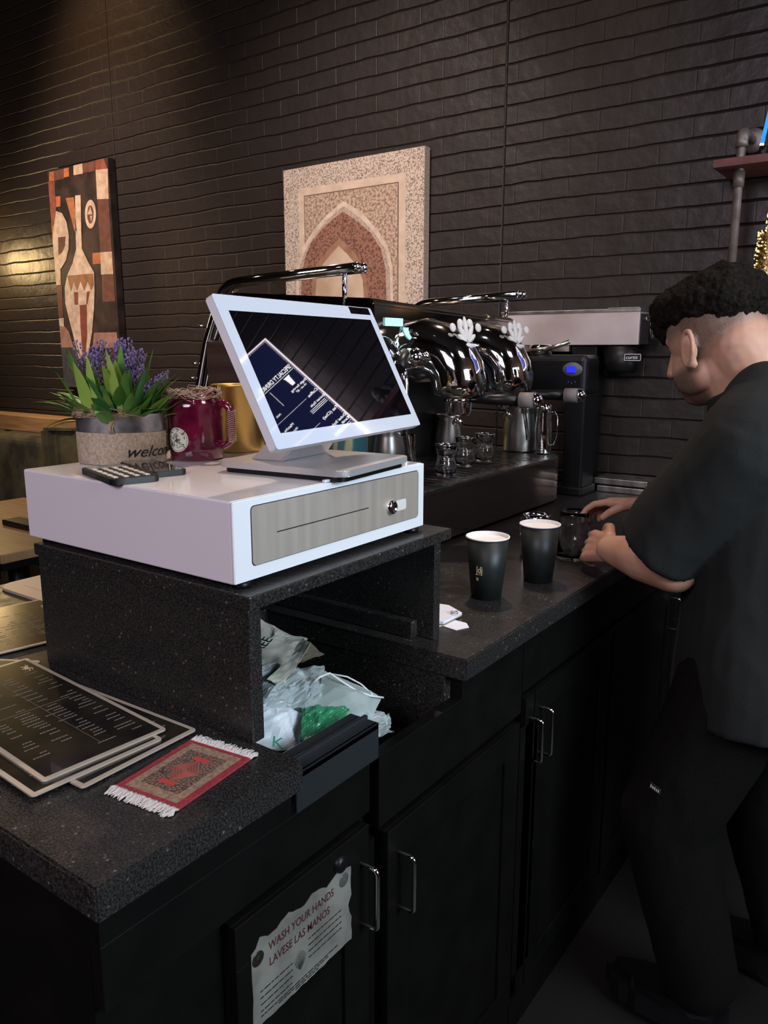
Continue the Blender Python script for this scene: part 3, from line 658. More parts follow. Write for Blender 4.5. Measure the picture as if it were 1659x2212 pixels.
def paper_cup(x, y, label, logo=False):
    t = thing('paper_cup', label, 'cup', (x, y, Z), 'black paper cups in front of the coffee machine')
    c = (x, y, Z+.0006); h = .122
    m = MB(); m.lathe([(0, .004), (.0285, .004), (.029, 0), (.0295, 0), (.041, h-.003), (.0405, h-.003), (.0395, h-.012), (0, h-.012)], c=c, n=48); wall = obj('wall', m, mat('cup_black', (.012, .016, .015), .45) if 'cup_black' not in bpy.data.materials else bpy.data.materials['cup_black'], t)
    m = MB(); m.tube([(x+.0412*math.cos(2*PI*i/48), y+.0412*math.sin(2*PI*i/48), Z+h-.001) for i in range(48)], .0015, 8, closed=True); m.lathe([(.0408, h-.001), (.0397, h-.008)], c=c, n=48, cap=False)
    obj('rim', m, M['white_paper'], t)
    m = MB(); m.lathe([(0, h-.0075), (.036, h-.0078), (.0397, h-.007)], c=c, n=48, cap=False); obj('milk_foam', m, mat('milk', (.85, .82, .78), .5) if 'milk' not in bpy.data.materials else bpy.data.materials['milk'], t)
    if logo:
        m = MB(); az = math.atan2(CAM.y-y, CAM.x-x)
        C = Vector((x, y, Z))
        cyltext(m, 'Jdj', .019, C, .0366, .056, az-.40, sx=.72, shear=0); cyltext(m, '__', .015, C, .0362, .0545, az-.40, sx=.8, shear=0); cyltext(m, 'tc', .011, C, .0352, .041, az-.52, sx=.7, shear=0)
        obj('cup_mark', m, M['gold_print'], wall)
    return t
paper_cup(-.033, .692, 'black paper cup with small gold mark and white inside, nearer of the two', True)
paper_cup(.001, .855, 'black paper cup with white inside, farther one by the barista hand')

m = MB(); q = ony(1240, 1130, 1.065); jc = Vector((q.x, 1.065, Z+.0006))
m.lathe([(0, 0), (.034, 0), (.037, .004), (.0375, .075), (.035, .088), (.0325, .094), (.034, .097), (.0325, .100), (.034, .103), (.0325, .112), (.031, .112), (.0305, .095), (.0355, .074), (.035, .006), (0, .005)], c=jc, n=40)
tag(obj('glass_jar', m, M['glass']), 'clear threaded glass jar gripped in the barista hand', 'jar')
def pitcher(name, x, y, z, r, h, label, haz=None, hstyle='loop', group=None, hm='chrome', mt='steel'):
    t = thing(name, label, 'pitcher', (x, y, z), group); c = (x, y, z+.0006)
    m = MB(); m.lathe([(0, .003), (r*.93, .003), (r*.96, 0), (r, .006), (r, h*.5), (r*.86, h*.78), (r*.84, h*.92), (r*.9, h), (r*.87, h), (r*.82, h*.92), (r*.84, h*.78), (r*.96, h*.5), (r*.95, .01), (0, .01)], c=c, n=40); obj('body', m, M[mt], t)
    if haz is not None:
        d = Vector((math.cos(haz), math.sin(haz), 0)); C = Vector(c)
        P = [C+d*r*.86+Vector((0, 0, h*.86)), C+d*(r+.018)+Vector((0, 0, h*.88)), C+d*(r+.030)+Vector((0, 0, h*.78)), C+d*(r+.030)+Vector((0, 0, h*.4)), C+d*(r+.018)+Vector((0, 0, h*.22)), C+d*(r*.98)+Vector((0, 0, h*.2))]
        m = MB()
        if hstyle == 'square':
            m.box((r-.01, -.007, h*.80), (r+.034, .007, h*.88), M=Matrix.Translation(C) @ Matrix.Rotation(haz, 4, 'Z'), bev=.002); m.box((r+.024, -.007, h*.1), (r+.034, .007, h*.84), M=Matrix.Translation(C) @ Matrix.Rotation(haz, 4, 'Z'), bev=.002)
        else: m.tube(P, .0035 if hstyle == 'loop' else .0016, 8)
        obj('handle', m, M[hm], t)
    return t
q = ony(1160, 1112, 1.03)
pitcher('milk_jug', q.x, 1.03, Z, .036, q.z-Z, 'steel jug with shining rim standing behind the farther paper cup', 2.6, mt='chrome')

# ------------------------------------------------------------------ espresso machine
EX = -.32; TZ = -.050
t = thing('espresso_machine', 'large chrome two group espresso machine with tube rails, beyond the register', 'coffee machine', (-.62, 1.28, Z))
m = MB(); fr = [(-.95, .87), (EX, .87), (EX, 1.66)]+[(EX-.11+.11*math.cos(R(a)), 1.66+.11*math.sin(R(a))) for a in range(10, 91, 10)]+[(-.95, 1.77)]
m.prism(fr, Z+.012, TZ-.006, bev=.004); obj('lower_body', m, M['dark_mirror'], t)
m = MB(); m.prism([(x if x < -.5 else x-.002, y) for x, y in fr], TZ-.006, TZ, bev=.0015); tr = obj('drip_tray', m, noisy(mat('tray_steel', (.3, .3, .29), .28, .9), (.2, .2, .19), (.36, .36, .34), 30, rough=(.15, .4)), t)
m = MB()
for k in range(22): m.box((-.60, .90+k*.037, TZ), (-.36, .912+k*.037, TZ+.0008))
obj('grate_slots', m, M['black'], tr)
for x, y in ((-.90, .92), (-.38, .92), (-.90, 1.70), (-.40, 1.66)):
    m = MB(); m.lathe([(0, 0), (.018, 0), (.015, .013), (0, .013)], c=(x, y, Z+.0005)); obj('foot', m, M['black'], t)
m = MB(); m.box((-.95, .90, TZ), (-.66, 1.64, .06)); m.box((-.95, .88, .06), (-.66, 1.62, .19), bev=.004); obj('back_splash', m, mat('dark_panel', (.05, .05, .05), .3, .6), t)
# upper body with a slanting top
m = MB(); bt = bmesh.new()
prof = [(-.95, .19), (-.52, .19), (-.47, .22), (-.45, .26), (-.45, .360), (-.46, .372), (-.95, .405)]
va = [bt.verts.new((x, .885, z+.022*(1 if z > .3 else 0))) for x, z in prof]; vb = [bt.verts.new((x, 1.61, z)) for x, z in prof]
bt.faces.new(va); bt.faces.new(vb[::-1])
for i in range(len(prof)): bt.faces.new((va[i], va[(i+1) % len(prof)], vb[(i+1) % len(prof)], vb[i]))
bmesh.ops.recalc_face_normals(bt, faces=bt.faces[:]); bmesh.ops.bevel(bt, geom=bt.edges[:], offset=.004, segments=2, affect='EDGES'); m.add(bt)
ub = obj('upper_body', m, M['dark_mirror'], t)
m = MB(); m.box((-.449, .928, .332), (-.4455, 1.000, .351), bev=.001); obj('display', m, mat('cyan_display', (.3, .6, .6), .3, emit=(.45, .9, .88), es=.75), ub)
# steel side cheek at the near end, its brown reflection painted into the colour
m = MB(); m.box((-1.0, .862, -.02), (-.55, .884, .30), bev=.004); obj('side_panel', m, noisy(mat('brown_reflection', (.34, .22, .18), .3, .35), (.06, .033, .027), (.14, .085, .065), 3, (1, 1, 8)), t)
# tube rails
def rail(y, endx, zt, bx, down, label=None):
    m = MB(); P = [(endx, y, zt)]; P += [(bx+.06, y, zt-.012)]
    P += [Vector((bx+.05, y, zt-.075)) + Vector((-.075*math.sin(R(a)), 0, .062*math.cos(R(a)))) for a in range(10, 81, 14)]
    P += [(bx-.075, y, .30), (bx-.14, y, .10), (bx-.155, y, -.05)] if down else []
    for oy in (-.013, .013):
        m.tube([Vector(p)+Vector((0, oy, 0)) for p in P], .0115, 14)
    m.sphere((endx, y-.013, zt), .0125); m.sphere((endx, y+.013, zt), .0125)
    rl = obj('rail', m, M['chrome'], t)
    m = MB(); m.tube([(endx-.045, y, zt-.008), (endx-.05, y+.005, .36)], .006, 12); obj('rail_post', m, M['chrome'], rl)
    if down:
        for zz in (.34, .24, .2, .12):
            m = MB(); m.sphere((bx-.095-(.30-zz)*.32, y-.026, zz), .006); obj('bolt', m, M['chrome'], rl)
rail(.885, -.49, .463, -.93, True); rail(1.60, -.43, .440, -.80, False)
# group heads
def group(yc):
    g = MB(); g.tube([(-.46, yc, .265), (-.435, yc, .275), (-.40, yc, .280), (-.365, yc, .272), (-.335, yc, .252), (-.318, yc, .225), (-.312, yc, .195), (-.312, yc, .172), (-.312, yc, .163)], [.070, .073, .073, .071, .069, .067, .067, .062, .045], 36)
    gh = obj('group_head', g, M['chrome'], t)
    m = MB(); m.tube([Vector((-.455, yc, .275))+Vector((0, .076*math.cos(2*PI*i/40), .064*math.sin(2*PI*i/40))) for i in range(40)], .007, 10, closed=True); obj('collar', m, M['chrome'], gh)
    m = MB(); pe = []
    base = Vector((-.282, yc-.012, .288)); F2 = frame(base, (0.55, .83, 0), (-.35, .1, .93))
    for ang, L_, w_ in ((-46, .028, .009), (-22, .046, .010), (0, .060, .010), (22, .046, .010), (46, .028, .009)):
        q = Matrix.Translation((math.sin(R(ang))*L_*.62, math.cos(R(ang))*L_*.62+.004, 0)) @ Matrix.Rotation(-R(ang), 4, 'Z')
        m.sphere((0, 0, 0), (w_*.62, L_*.5, .004), M=F2 @ q)
    for ang in (-40, -14, 14, 40):
        q = Matrix.Translation((math.sin(R(ang))*.052, math.cos(R(ang))*.052+.003, 0)); m.sphere((0, 0, 0), (.008, .011, .004), M=F2 @ q)
    m.sphere((0, 0, 0), (.022, .006, .004), M=F2 @ Matrix.Translation((0, -.002, 0)))
    obj('leaf_emblem', m, mat('emblem_white', (.62, .62, .60), .35) if 'emblem_white' not in bpy.data.materials else bpy.data.materials['emblem_white'], gh)
    p = MB(); p.lathe([(0, .120), (.026, .120), (.031, .128), (.033, .150), (.036, .153), (.036, .166), (0, .166)], c=(-.312, yc, 0)); p.tube([(-.312, yc, .122), (-.312, yc, .108), (-.300, yc, .098)], .007, 10); p.tube([(-.312, yc, .112), (-.325, yc, .098)], .006, 10)
    pf = obj('portafilter', p, M['chrome'], t)
    h = MB(); a = Vector((-.285, yc+.006, .160)); b = Vector((-.158, yc+.022, .161))
    h.tube([a, a*.6+b*.4, b], [.0085, .0125, .0135], 16); hd_ = obj('handle', h, M['black'], pf)
    h = MB(); d = (b-a).normalized(); h.tube([b, b+d*.034], [.0185, .0185], 20); obj('cuff', h, mat('grey_cuff', (.20, .19, .18), .6) if 'grey_cuff' not in bpy.data.materials else bpy.data.materials['grey_cuff'], hd_)
    h = MB(); e = b+d*.034; h.tube([e, e+d*.006, e+d*.014, e+d*.020], [.0178, .0178, .0140, .006], 20); obj('end_cap', h, M['chrome'], hd_)
group(1.045); group(1.305)
# steam knob boss, lever and wands
m = MB(); m.lathe([(0, 0), (.075, 0), (.078, .006), (.070, .012), (.045, .03), (.02, .042), (0, .044)], M=frame((-.448, .915, .245), (0, 1, 0), (0, 0, 1)) @ Matrix.Diagonal((.85, .85, 1, 1)), n=40); bo = obj('steam_boss', m, M['chrome'], t)
m = MB(); m.tube([(-.40, .94, .268), (-.37, .90, .262), (-.35, .845, .234)], [.012, .012, .013], 14); obj('steam_lever', m, M['black'], bo)
m = MB(); m.sphere((-.385, .955, .258), .021); obj('ball', m, M['chrome'], bo)
for y, x in ((.93, -.40), (1.56, -.40)):
    m = MB(); m.tube([(x, y, .25), (x+.01, y, .20), (x+.015, y, .10), (x+.03, y, .01)], [.009, .008, .006, .005], 12); m.tube([(x+.015, y, .09), (x+.006, y, .19)], .0095, 12); obj('steam_wand', m, M['chrome'], t)
m = MB(); m.lathe([(0, 0), (.03, 0), (.03, .12), (0, .12)], c=(-.50, .96, .075)); obj('boiler_cover', m, M['chrome'], t)

# tulip glasses on the tray
gl0 = None
for i, (u, v, lab) in enumerate(((963, 1029, 'clear tulip tea glass with silver bands, nearest of the three on the tray'), (1004, 1008, 'clear tulip tea glass between the other two on the tray'), (1046, 998, 'clear tulip tea glass nearest the big steel pitcher'))):
    q = onz(u, v, TZ); c = Vector((q.x, q.y, TZ+.0012))
    t2 = thing('tea_glass', lab, 'glass', c, 'tulip tea glasses on the drip tray')
    m = MB(); m.lathe([(0, 0), (.023, 0), (.027, .008), (.0285, .022), (.026, .036), (.0225, .046), (.0225, .054), (.025, .068), (.0295, .083), (.0285, .083), (.024, .068), (.0212, .054), (.0212, .046), (.0245, .036), (.027, .022), (.025, .009), (0, .006)], c=c, n=36); obj('bowl', m, M['glass'], t2)
    for zz, rr in ((.0445, .0228), (.0485, .0228), (.083, .0290)):
        m = MB(); m.tube([c+Vector((rr*math.cos(2*PI*k/36), rr*math.sin(2*PI*k/36), zz)) for k in range(36)], .0011, 6, closed=True); obj('silver_band', m, M['chrome'], t2)
q = onz(1123, 974, TZ); pitcher('steel_pitcher', q.x, q.y, TZ, .056, .15, 'large brushed steel milk pitcher under the farther portafilter handle', R(60))
q = ony(1198, 968, 1.74); pitcher('wire_handle_pitcher', -.390, 1.715, TZ, .028, .155, 'narrow shiny pitcher with thin wire handle at the far tray end', R(-20), 'wire', mt='chrome')
q = onz(1006, 958, TZ); pitcher('small_pitcher', -.615, 1.50, TZ, .042, .13, 'steel pitcher in shade behind the three tea glasses', R(170))
pitcher('square_handle_pitcher', -.645, 1.215, TZ, .05, .105, 'steel pitcher with square handle, behind the register display', R(15), 'square')

# ------------------------------------------------------------------ grinder and brewer at the wall
t = thing('coffee_grinder', 'black coffee grinder with small glowing blue screen, past the espresso machine', 'grinder', (-.42, 1.90, Z))
xa, xb = ony(1135, 800, 1.83).x, ony(1268, 800, 1.83).x
m = MB(); m.box((xa, 1.83, .13), (xb, 1.95, .262), bev=.02, seg=4); m.box((xa+.14, 1.84, Z+.0005), (xb-.004, 1.95, .14), bev=.008); m.box((xa+.10, 1.825, Z+.0005), (xb+.002, 1.955, Z+.03), bev=.006); gb = obj('body', m, M['black'], t)
q = ony(1236, 798, 1.829); m = MB(); m.sphere((q.x, 1.833, q.z), (.036, .010, .024)); kn = obj('control_face', m, mat('grey_face', (.10, .10, .10), .4), gb)
m = MB(); m.box((q.x-.014, 1.818, q.z-.010), (q.x+.014, 1.8235, q.z+.010)); obj('screen', m, mat('blue_lcd', (0, 0, .2), .3, emit=(.02, .03, 1), es=1.3), kn)
m = MB(); m.tube([(xa+.01, 1.84, .275), (xa+.07, 1.85, .285)], .006, 8); m.tube([(xa+.06, 1.84, .275), (xa+.14, 1.86, .305)], .007, 8); obj('lever', m, M['steel'], gb)
m = MB(); m.lathe([(.02, 0), (.035, .0), (.04, .012), (.038, .03), (.03, .034), (0, .034)], c=(xa+.03, 1.88, .262)); obj('hopper_ring', m, M['chrome'], gb)
m = MB()
for i in range(3): m.sphere((q.x-.012+.012*i, 1.831, q.z-.040-.004*(i % 2)), .0025)
obj('indicator_lights', m, mat('blue_dots', (0, 0, .1), .4, emit=(.05, .05, .6), es=.5), gb)

YB = 1.985
t = thing('coffee_brewer', 'stainless coffee brewer with wide head and black brew basket, against the brick wall', 'brewer', (-.38, 2.04, Z))
p1, p2 = ony(1085, 676, YB), ony(1378, 745, YB)
m = MB(); m.box((p1.x, YB, p2.z), (p2.x, 2.085, ony(1300, 674, YB).z), bev=.002); hd2 = obj('head', m, noisy(mat('brewer_steel', (.66, .6, .58), .42, .5), (.60, .50, .47), (.76, .68, .68), 5, rough=(.3, .45)), t)
m = MB(); z_ = ony(1300, 674, YB).z; m.box((p1.x-.004, YB-.003, z_-.001), (p2.x+.003, 2.087, z_+.009), bev=.001); m.box((ony(1315, 668, YB).x, YB-.004, z_+.009), (p2.x, 2.05, z_+.013)); obj('lid', m, M['steel'], hd2)
m = MB(); m.box((p1.x+.01, YB+.005, p2.z-.022), (ony(1228, 750, YB).x, 2.08, p2.z), bev=.001); obj('lower_lip', m, M['steel'], hd2)
m = MB(); m.box((ony(1228, 800, YB).x, YB+.02, Z+.0005), (ony(1282, 800, YB).x, 2.08, p2.z), bev=.004); m.box((p1.x+.02, YB, Z+.0005), (ony(1300, 800, YB).x, 2.085, Z+.03), bev=.004); obj('column', m, M['black'], t)
b0, b1 = ony(1282, 750, YB), ony(1384, 806, YB); m = MB()
m.lathe([(0, b1.z), (.048, b1.z), (.055, b1.z+.01), (.066, p2.z-.004), (0, p2.z-.004)], c=((b0.x+b1.x)/2, YB+.045, 0), n=32, sx=1.0, sy=.7); bk = obj('brew_basket', m, M['black'], t)
q = ony(1367, 772, YB-.002); m = MB(); F3 = frame((q.x, YB-.004, q.z), (1, 0, 0), (0, 0, 1)); m.prism([(-.027, -.011), (.027, -.011), (.027, .011), (-.027, .011)], -.010, 0, M=F3); lb = obj('label_plate', m, M['black_matte'], bk)
m = MB()
for a, c in (((-.027, .0095), (.027, .011)), ((-.027, -.011), (.027, -.0095)), ((-.027, -.011), (-.0255, .011)), ((.0255, -.011), (.027, .011))): m.box((*a, 0), (*c, .0005), M=F3)
m.text('curtis', .0165, F3 @ Matrix.Translation((-.024, -.005, .0002)), ext=.0003, shear=.4, sx=1.05); obj('label_print', m, mat('label_white', (.8, .8, .8), .5), lb)
m = MB(); m.tube([(p2.x+.01, YB+.02, p2.z+.085), (p2.x+.045, YB, p2.z+.08)], .009, 12); m.tube([(p2.x+.045, YB, p2.z+.09), (p2.x+.045, YB-.002, p2.z+.05), (p2.x+.055, YB-.01, p2.z+.02)], [.012, .009, .011], 12); obj('faucet', m, M['chrome'], hd2)
m = MB(); m.box((p2.x-.001, YB+.01, p2.z), (p2.x+.03, 2.07, p2.z+.10), bev=.003); obj('end_housing', m, M['black'], hd2)
for k, (dx, zz) in enumerate(((0, 0), (-.012, .026))):
    m = MB(); x0_, x1_ = onz(1268, 1080, Z).x, onz(1385, 1080, Z).x
    m.box((-.30+dx, 1.965, Z+.0006+zz), (-.115+dx, 2.08, Z+.022+zz), bev=.003); tag(obj('steel_pan', m, M['steel']), ('lower' if k == 0 else 'upper')+' of two shallow stainless pans stacked at the wall behind the barista hand', 'pan', 'steel pans by the wall')

# ------------------------------------------------------------------ small things on the far-left counter
q = onz(78, 1290, Z); m = MB(); m.prism(rrect(-.86, .155, -.66, .40, .03), Z+.0006, Z+.006, bev=.002); m.prism(rrect(-.83, .19, -.69, .37, .02), Z+.006, Z+.0066); tag(obj('serving_tray', m, mat('beige_tray', (.42, .36, .28), .4)), 'pale beige tray with rounded corners on the counter left of the stand', 'tray')
A_ = Vector((-.86, .45, Z+.0006)); B_ = Vector((-.66, .50, Z+.0006)); m = MB()
for p_, q_ in ((A_, B_),): 
    m.poly([A_, B_, Vector((-.72, .5, Z+.075)), Vector((-.83, .46, Z+.07))])
    m.poly([A_+Vector((.01, -.04, 0)), B_+Vector((.01, -.04, 0)), Vector((-.72, .5, Z+.075)), Vector((-.83, .46, Z+.07))])
tag(obj('table_tent', m, M['white_paper']), 'folded white paper tent peeking out behind the stand corner', 'paper')

# ------------------------------------------------------------------ pictures on the wall
YP = WY-.045
def pp(pts, ox, oy, sc): return [(lambda q: (q.x, q.z))(ony(ox+a/sc, oy+b/sc, YP)) for a, b in pts]
WF = frame((0, YP, 0), (1, 0, 0), (0, 0, 1))   # local (x, z) on the canvas face, normal towards the room
def layer(name, polys, mt, par, k, lab=None):
    m = MB()
    for P in polys: m.prism(P, .0006*k, .0006*k+.0005, M=WF)
    o = obj(name, m, mt, par)
    if lab: o['label'] = lab
    return o
def printed(name, c1, c2, sc, lo=.42, hi=.5, kind='noise', det=6):
    mt = mat(name, c1, .7); N, L, b = nodes(mt); v = texco(mt)
    if kind == 'voro':
        n = N.new('ShaderNodeTexVoronoi'); n.feature = 'DISTANCE_TO_EDGE'; n.inputs['Scale'].default_value = sc; L.new(v, n.inputs['Vector']); out = n.outputs['Distance']
    else:
        n = N.new('ShaderNodeTexNoise'); n.inputs['Scale'].default_value = sc; n.inputs['Detail'].default_value = det; L.new(v, n.inputs['Vector']); out = n.outputs['Fac']
    r = N.new('ShaderNodeValToRGB'); e = r.color_ramp.elements; e[0].position = lo; e[0].color = (*c1, 1); e[1].position = hi; e[1].color = (*c2, 1)
    L.new(out, r.inputs[0]); L.new(r.outputs[0], b.inputs['Base Color']); return mt
# portal picture
C4 = pp([(662, 183), (1537, 57)], 380, 300, 2.86)
ax0, ax1, az1 = C4[0][0], C4[1][0], (C4[0][1]+C4[1][1])/2; az0 = az1-1.0
t = thing('arch_picture', 'large square canvas print of a pale carved pointed arch, on the brick wall', 'picture', ((ax0+ax1)/2, YP, az0))
m = MB(); m.prism([(ax0, az0), (ax1, az0), (ax1, az1), (ax0, az1)], -.038, 0, M=WF, bev=.001); cv = obj('canvas', m, printed('arch_border', (.18, .13, .10), (.56, .45, .36), 210, .40, .52), t)
W_ = ax1-ax0
def rc_(i, top=None, b=0): return [(ax0+i, az0+b), (ax1-i, az0+b), (ax1-i, az1-(top or i)), (ax0+i, az1-(top or i))]
layer('inner_band', [rc_(.085, .085)], noisy(mat('arch_band', (.58, .44, .33), .7), (.5, .38, .28), (.62, .48, .36), 20), t, 1)
layer('frame_line', [rc_(.118, .115)], mat('arch_line', (.12, .07, .05), .7), t, 2)
layer('carved_field', [rc_(.122, .119)], printed('arch_field', (.22, .14, .09), (.50, .36, .26), 95, .40, .56), t, 3)
def archp(pts, zb): 
    P = pp(pts, 380, 300, 2.86); return P + [(P[-1][0], zb), (P[0][0], zb)]
o_ = archp([(745, 850), (752, 770), (785, 670), (850, 570), (930, 475), (1038, 385), (1150, 455), (1245, 560), (1312, 665), (1340, 790), (1345, 1000)], az0+.01)
layer('arch_moulding', [o_], noisy(mat('arch_mould', (.60, .46, .35), .7), (.5, .38, .28), (.66, .52, .4), 30), t, 4)
i_ = archp([(762, 850), (772, 775), (805, 685), (865, 590), (940, 500), (1037, 415), (1140, 485), (1228, 580), (1295, 680), (1322, 800), (1328, 1000)], az0+.01)
layer('arch_line_inner', [i_], printed('arch_grey', (.30, .21, .16), (.48, .36, .28), 160, .4, .55), t, 5)
i2 = archp([(778, 930), (785, 830), (800, 740), (835, 650), (905, 558), (970, 500), (1036, 450), (1110, 500), (1205, 580), (1270, 680), (1298, 800), (1304, 1000)], az0+.01)
layer('arch_soffit', [i2], printed('arch_soffit', (.10, .04, .025), (.30, .14, .09), 130, .38, .56), t, 6)
i3 = archp([(845, 930), (848, 840), (882, 760), (940, 690), (1013, 612), (1090, 685), (1150, 765), (1182, 870), (1192, 1000)], az0+.01)
layer('arch_inner_moulding', [i3], noisy(mat('arch_brown', (.30, .15, .09), .7), (.25, .12, .07), (.36, .2, .12), 20), t, 7)
i4 = archp([(868, 950), (875, 860), (915, 770), (1010, 662), (1065, 715), (1125, 790), (1158, 870), (1167, 1000)], az0+.01)
layer('arch_opening', [i4], noisy(mat('arch_open', (.55, .40, .28), .7), (.42, .29, .19), (.6, .46, .33), 6), t, 8)
# vase painting
def vp_(pts): return pp(pts, 0, 300, 2.95)
CR = vp_([(302, 215), (688, 140), (748, 1330)]); vx0, vx1 = CR[0][0], CR[1][0]; vz1 = (CR[0][1]+CR[1][1])/2+.012; vz0 = vz1-1.18
t = thing('vase_painting', 'tall narrow canvas of an abstract vase shape in orange, cream and brown blocks', 'picture', ((vx0+vx1)/2, YP, vz0))
m = MB(); m.prism([(vx0, vz0), (vx1, vz0), (vx1, vz1), (vx0, vz1)], -.04, 0, M=WF, bev=.001); obj('canvas', m, noisy(mat('paint_dark', (.025, .014, .01), .6), (.012, .008, .007), (.05, .028, .02), 12), t)
def clampx(P): return [(min(max(x, vx0+.001), vx1-.001), min(max(z, vz0+.001), vz1-.001)) for x, z in P]
def pl(name, polys, col, k):
    mt = noisy(mat('paint_'+name, col, .6), tuple(c*.75 for c in col), tuple(min(1, c*1.12) for c in col), 30)
    for p in polys: layer('painted_shape', [clampx(vp_(p))], mt, t, k)
pl('orange_blocks', [[(315, 212), (345, 204), (345, 268), (315, 272)], [(408, 190), (440, 182), (440, 240), (408, 247)], [(355, 368), (385, 365), (386, 430), (358, 435)], [(318, 555), (365, 550), (368, 630), (322, 633)], [(590, 728), (640, 724), (643, 795), (593, 800)]], (.42, .13, .05), 1)
pl('red_blocks', [[(608, 137), (662, 125), (685, 190), (610, 198)], [(300, 275), (348, 270), (356, 430), (362, 550), (316, 555), (305, 400)]], (.24, .07, .04), 1)
pl('cream_blocks', [[(468, 170), (526, 157), (528, 222), (470, 232)], [(610, 198), (687, 190), (693, 383), (620, 385)], [(640, 722), (714, 717), (722, 862), (645, 865)], [(330, 770), (384, 765), (388, 930), (340, 935)], [(357, 1145), (407, 1140), (408, 1195), (360, 1195)]], (.52, .37, .25), 1)
pl('rose_blocks', [[(600, 1235), (745, 1232), (750, 1330), (590, 1330)], [(362, 1197), (410, 1195), (440, 1230), (470, 1330), (370, 1330)]], (.30, .16, .12), 1)
pl('brown_blocks', [[(345, 205), (408, 190), (408, 255), (345, 268)], [(528, 160), (606, 140), (608, 205), (528, 218)], [(622, 388), (693, 385), (713, 715), (640, 720)], [(650, 868), (722, 865), (735, 1035), (655, 1040)], [(342, 938), (396, 935), (403, 1138), (355, 1143)]], (.13, .05, .032), 1)
pl('grey_block', [[(372, 1332), (500, 1332), (510, 1600), (385, 1600)]], (.05, .05, .05), 1)
pl('cream_crescent', [[(358, 460), (395, 472), (425, 530), (440, 620), (438, 700), (422, 775), (388, 830), (340, 770), (333, 632)]], (.55, .40, .28), 2)
pl('dark_inlay', [[(372, 628), (420, 622), (416, 680), (400, 720), (375, 742)]], (.10, .035, .025), 3)
pl('ring', [[(578+35*math.cos(a), 480+92*math.sin(a)) for a in [2*PI*i/28 for i in range(28)]]], (.58, .43, .3), 2)
pl('ring_inner', [[(578+20*math.cos(a), 482+58*math.sin(a)) for a in [2*PI*i/24 for i in range(24)]]], (.15, .05, .035), 3)
pl('ring_fleck', [[(560, 482), (578, 430), (592, 482)], [(575, 490), (590, 490), (585, 530)]], (.50, .35, .24), 4)
pl('horn', [[(420, 378), (472, 372), (490, 585), (478, 590)]], (.40, .15, .06), 2)
pl('vase', [[(480, 362), (515, 358), (519, 580), (523, 700), (560, 780), (600, 850), (604, 960), (600, 1080), (588, 1230), (560, 1400), (505, 1400), (450, 1180), (418, 1050), (414, 950), (430, 870), (465, 790), (487, 700), (484, 600)]], (.56, .42, .30), 2)
pl('vase_teeth', [[(430, 872), (595, 858), (600, 930), (583, 965), (560, 905), (540, 970), (515, 905), (495, 970), (470, 910), (455, 975)]], (.26, .12, .05), 3)
pl('vase_stripes', [[(510, 1060), (555, 1055), (558, 1250), (545, 1390), (530, 1390), (515, 1200)], [(472, 978), (500, 976), (500, 1055), (478, 1058)], [(555, 975), (575, 970), (560, 1050), (552, 1055)]], (.20, .05, .035), 3)

# ------------------------------------------------------------------ backlit menu beyond the right edge (seen mirrored in the register glass)
MO = Vector((.5324, 2.0, 1.4356)); mx_ = Vector((math.cos(R(-30)), math.sin(R(-30)), 0)); MFb = frame(MO, mx_, (0, 0, 1))
t = thing('menu_board', 'backlit navy specialty drinks menu hanging right of the frame, seen mirrored in the register', 'menu board', MO+mx_*.31+Vector((0, 0, -.87)))
MW, MH = .62, .87; ES = 15
def em(name, c, s_): return mat(name, c, .5, emit=c, es=s_)
m = MB(); m.box((0, -MH, -.03), (MW, 0, 0), M=MFb, bev=.001); obj('panel', m, em('menu_border', (.72, .6, .66), ES), t)
e = .008; m = MB(); m.box((e, -MH+e, 0), (MW-e, -e, .0004), M=MFb); fc = obj('face', m, em('menu_navy', (.008, .011, .050), ES*.5), t)
m = MB(); z0 = .0004; z1 = .0007
for k in range(int(MW/.010)): m.box((.012+k*.0098, -.0135, z0), (.012+k*.0098+.006, -.0125, z1), M=MFb)
for k in range(int(MH/.010)-3): m.box((.012, -.013-k*.0098-.006, z0), (.0131, -.013-k*.0098, z1), M=MFb)
obj('dashed_border', m, em('menu_white', (.9, .88, .9), ES), fc)
m = MB(); T = lambda x, y: MFb @ Matrix.Translation((x, y, z0))
m.text('SPECIALTY DRINKS', .030, T(.016, -.178), sx=.62)
for a in (((.014, -.186), (.36, -.1845)), ((.152, -.280), (.1532, -.196)), ((.070, -.323), (.30, -.3222)), ((.105, -.439), (.30, -.4382))): m.box((*a[0], z0), (*a[1], z1), M=MFb)
m.prism([(.050, -.199), (.072, -.199), (.069, -.240), (.054, -.240)], z0, z1, M=MFb); m.prism([(.047, -.194), (.075, -.194), (.074, -.199), (.048, -.199)], z0, z1, M=MFb)
for tx, sz, x, y, sx in (('Single Serving', .0155, .010, -.262, .95), ('16 oz - $7', .0135, .024, -.278, .95), ('Coffee', .0185, .010, -.328, 1), ('Emirati Style', .0155, .008, -.366, .95), ('Tea (Chai)', .0185, .006, -.441, 1), ('Dubai Style', .0165, .008, -.488, 1), ('Karak', .0165, .008, -.507, 1), ('N/A', .013, .185, -.30, 1), ('Matcha', .0165, .178, -.368, 1), ('Hot', .0135, .178, -.392, 1)):
    m.text(tx, sz, T(x, y), sx=sx)
for y in (-.376, -.383, -.390, -.518, -.525): m.box((.018, y, z0), (.098, y+.0015, z1), M=MFb)
obj('lettering', m, em('menu_letter', (.9, .88, .9), ES*1.2), fc)
m = MB(); m.tube([MO+mx_*.31+Vector((0, .015, -.02)), MO+mx_*.31+Vector((0, .05, 1.62-.06))], .01, 8); obj('hanging_rod', m, M['black'], t)

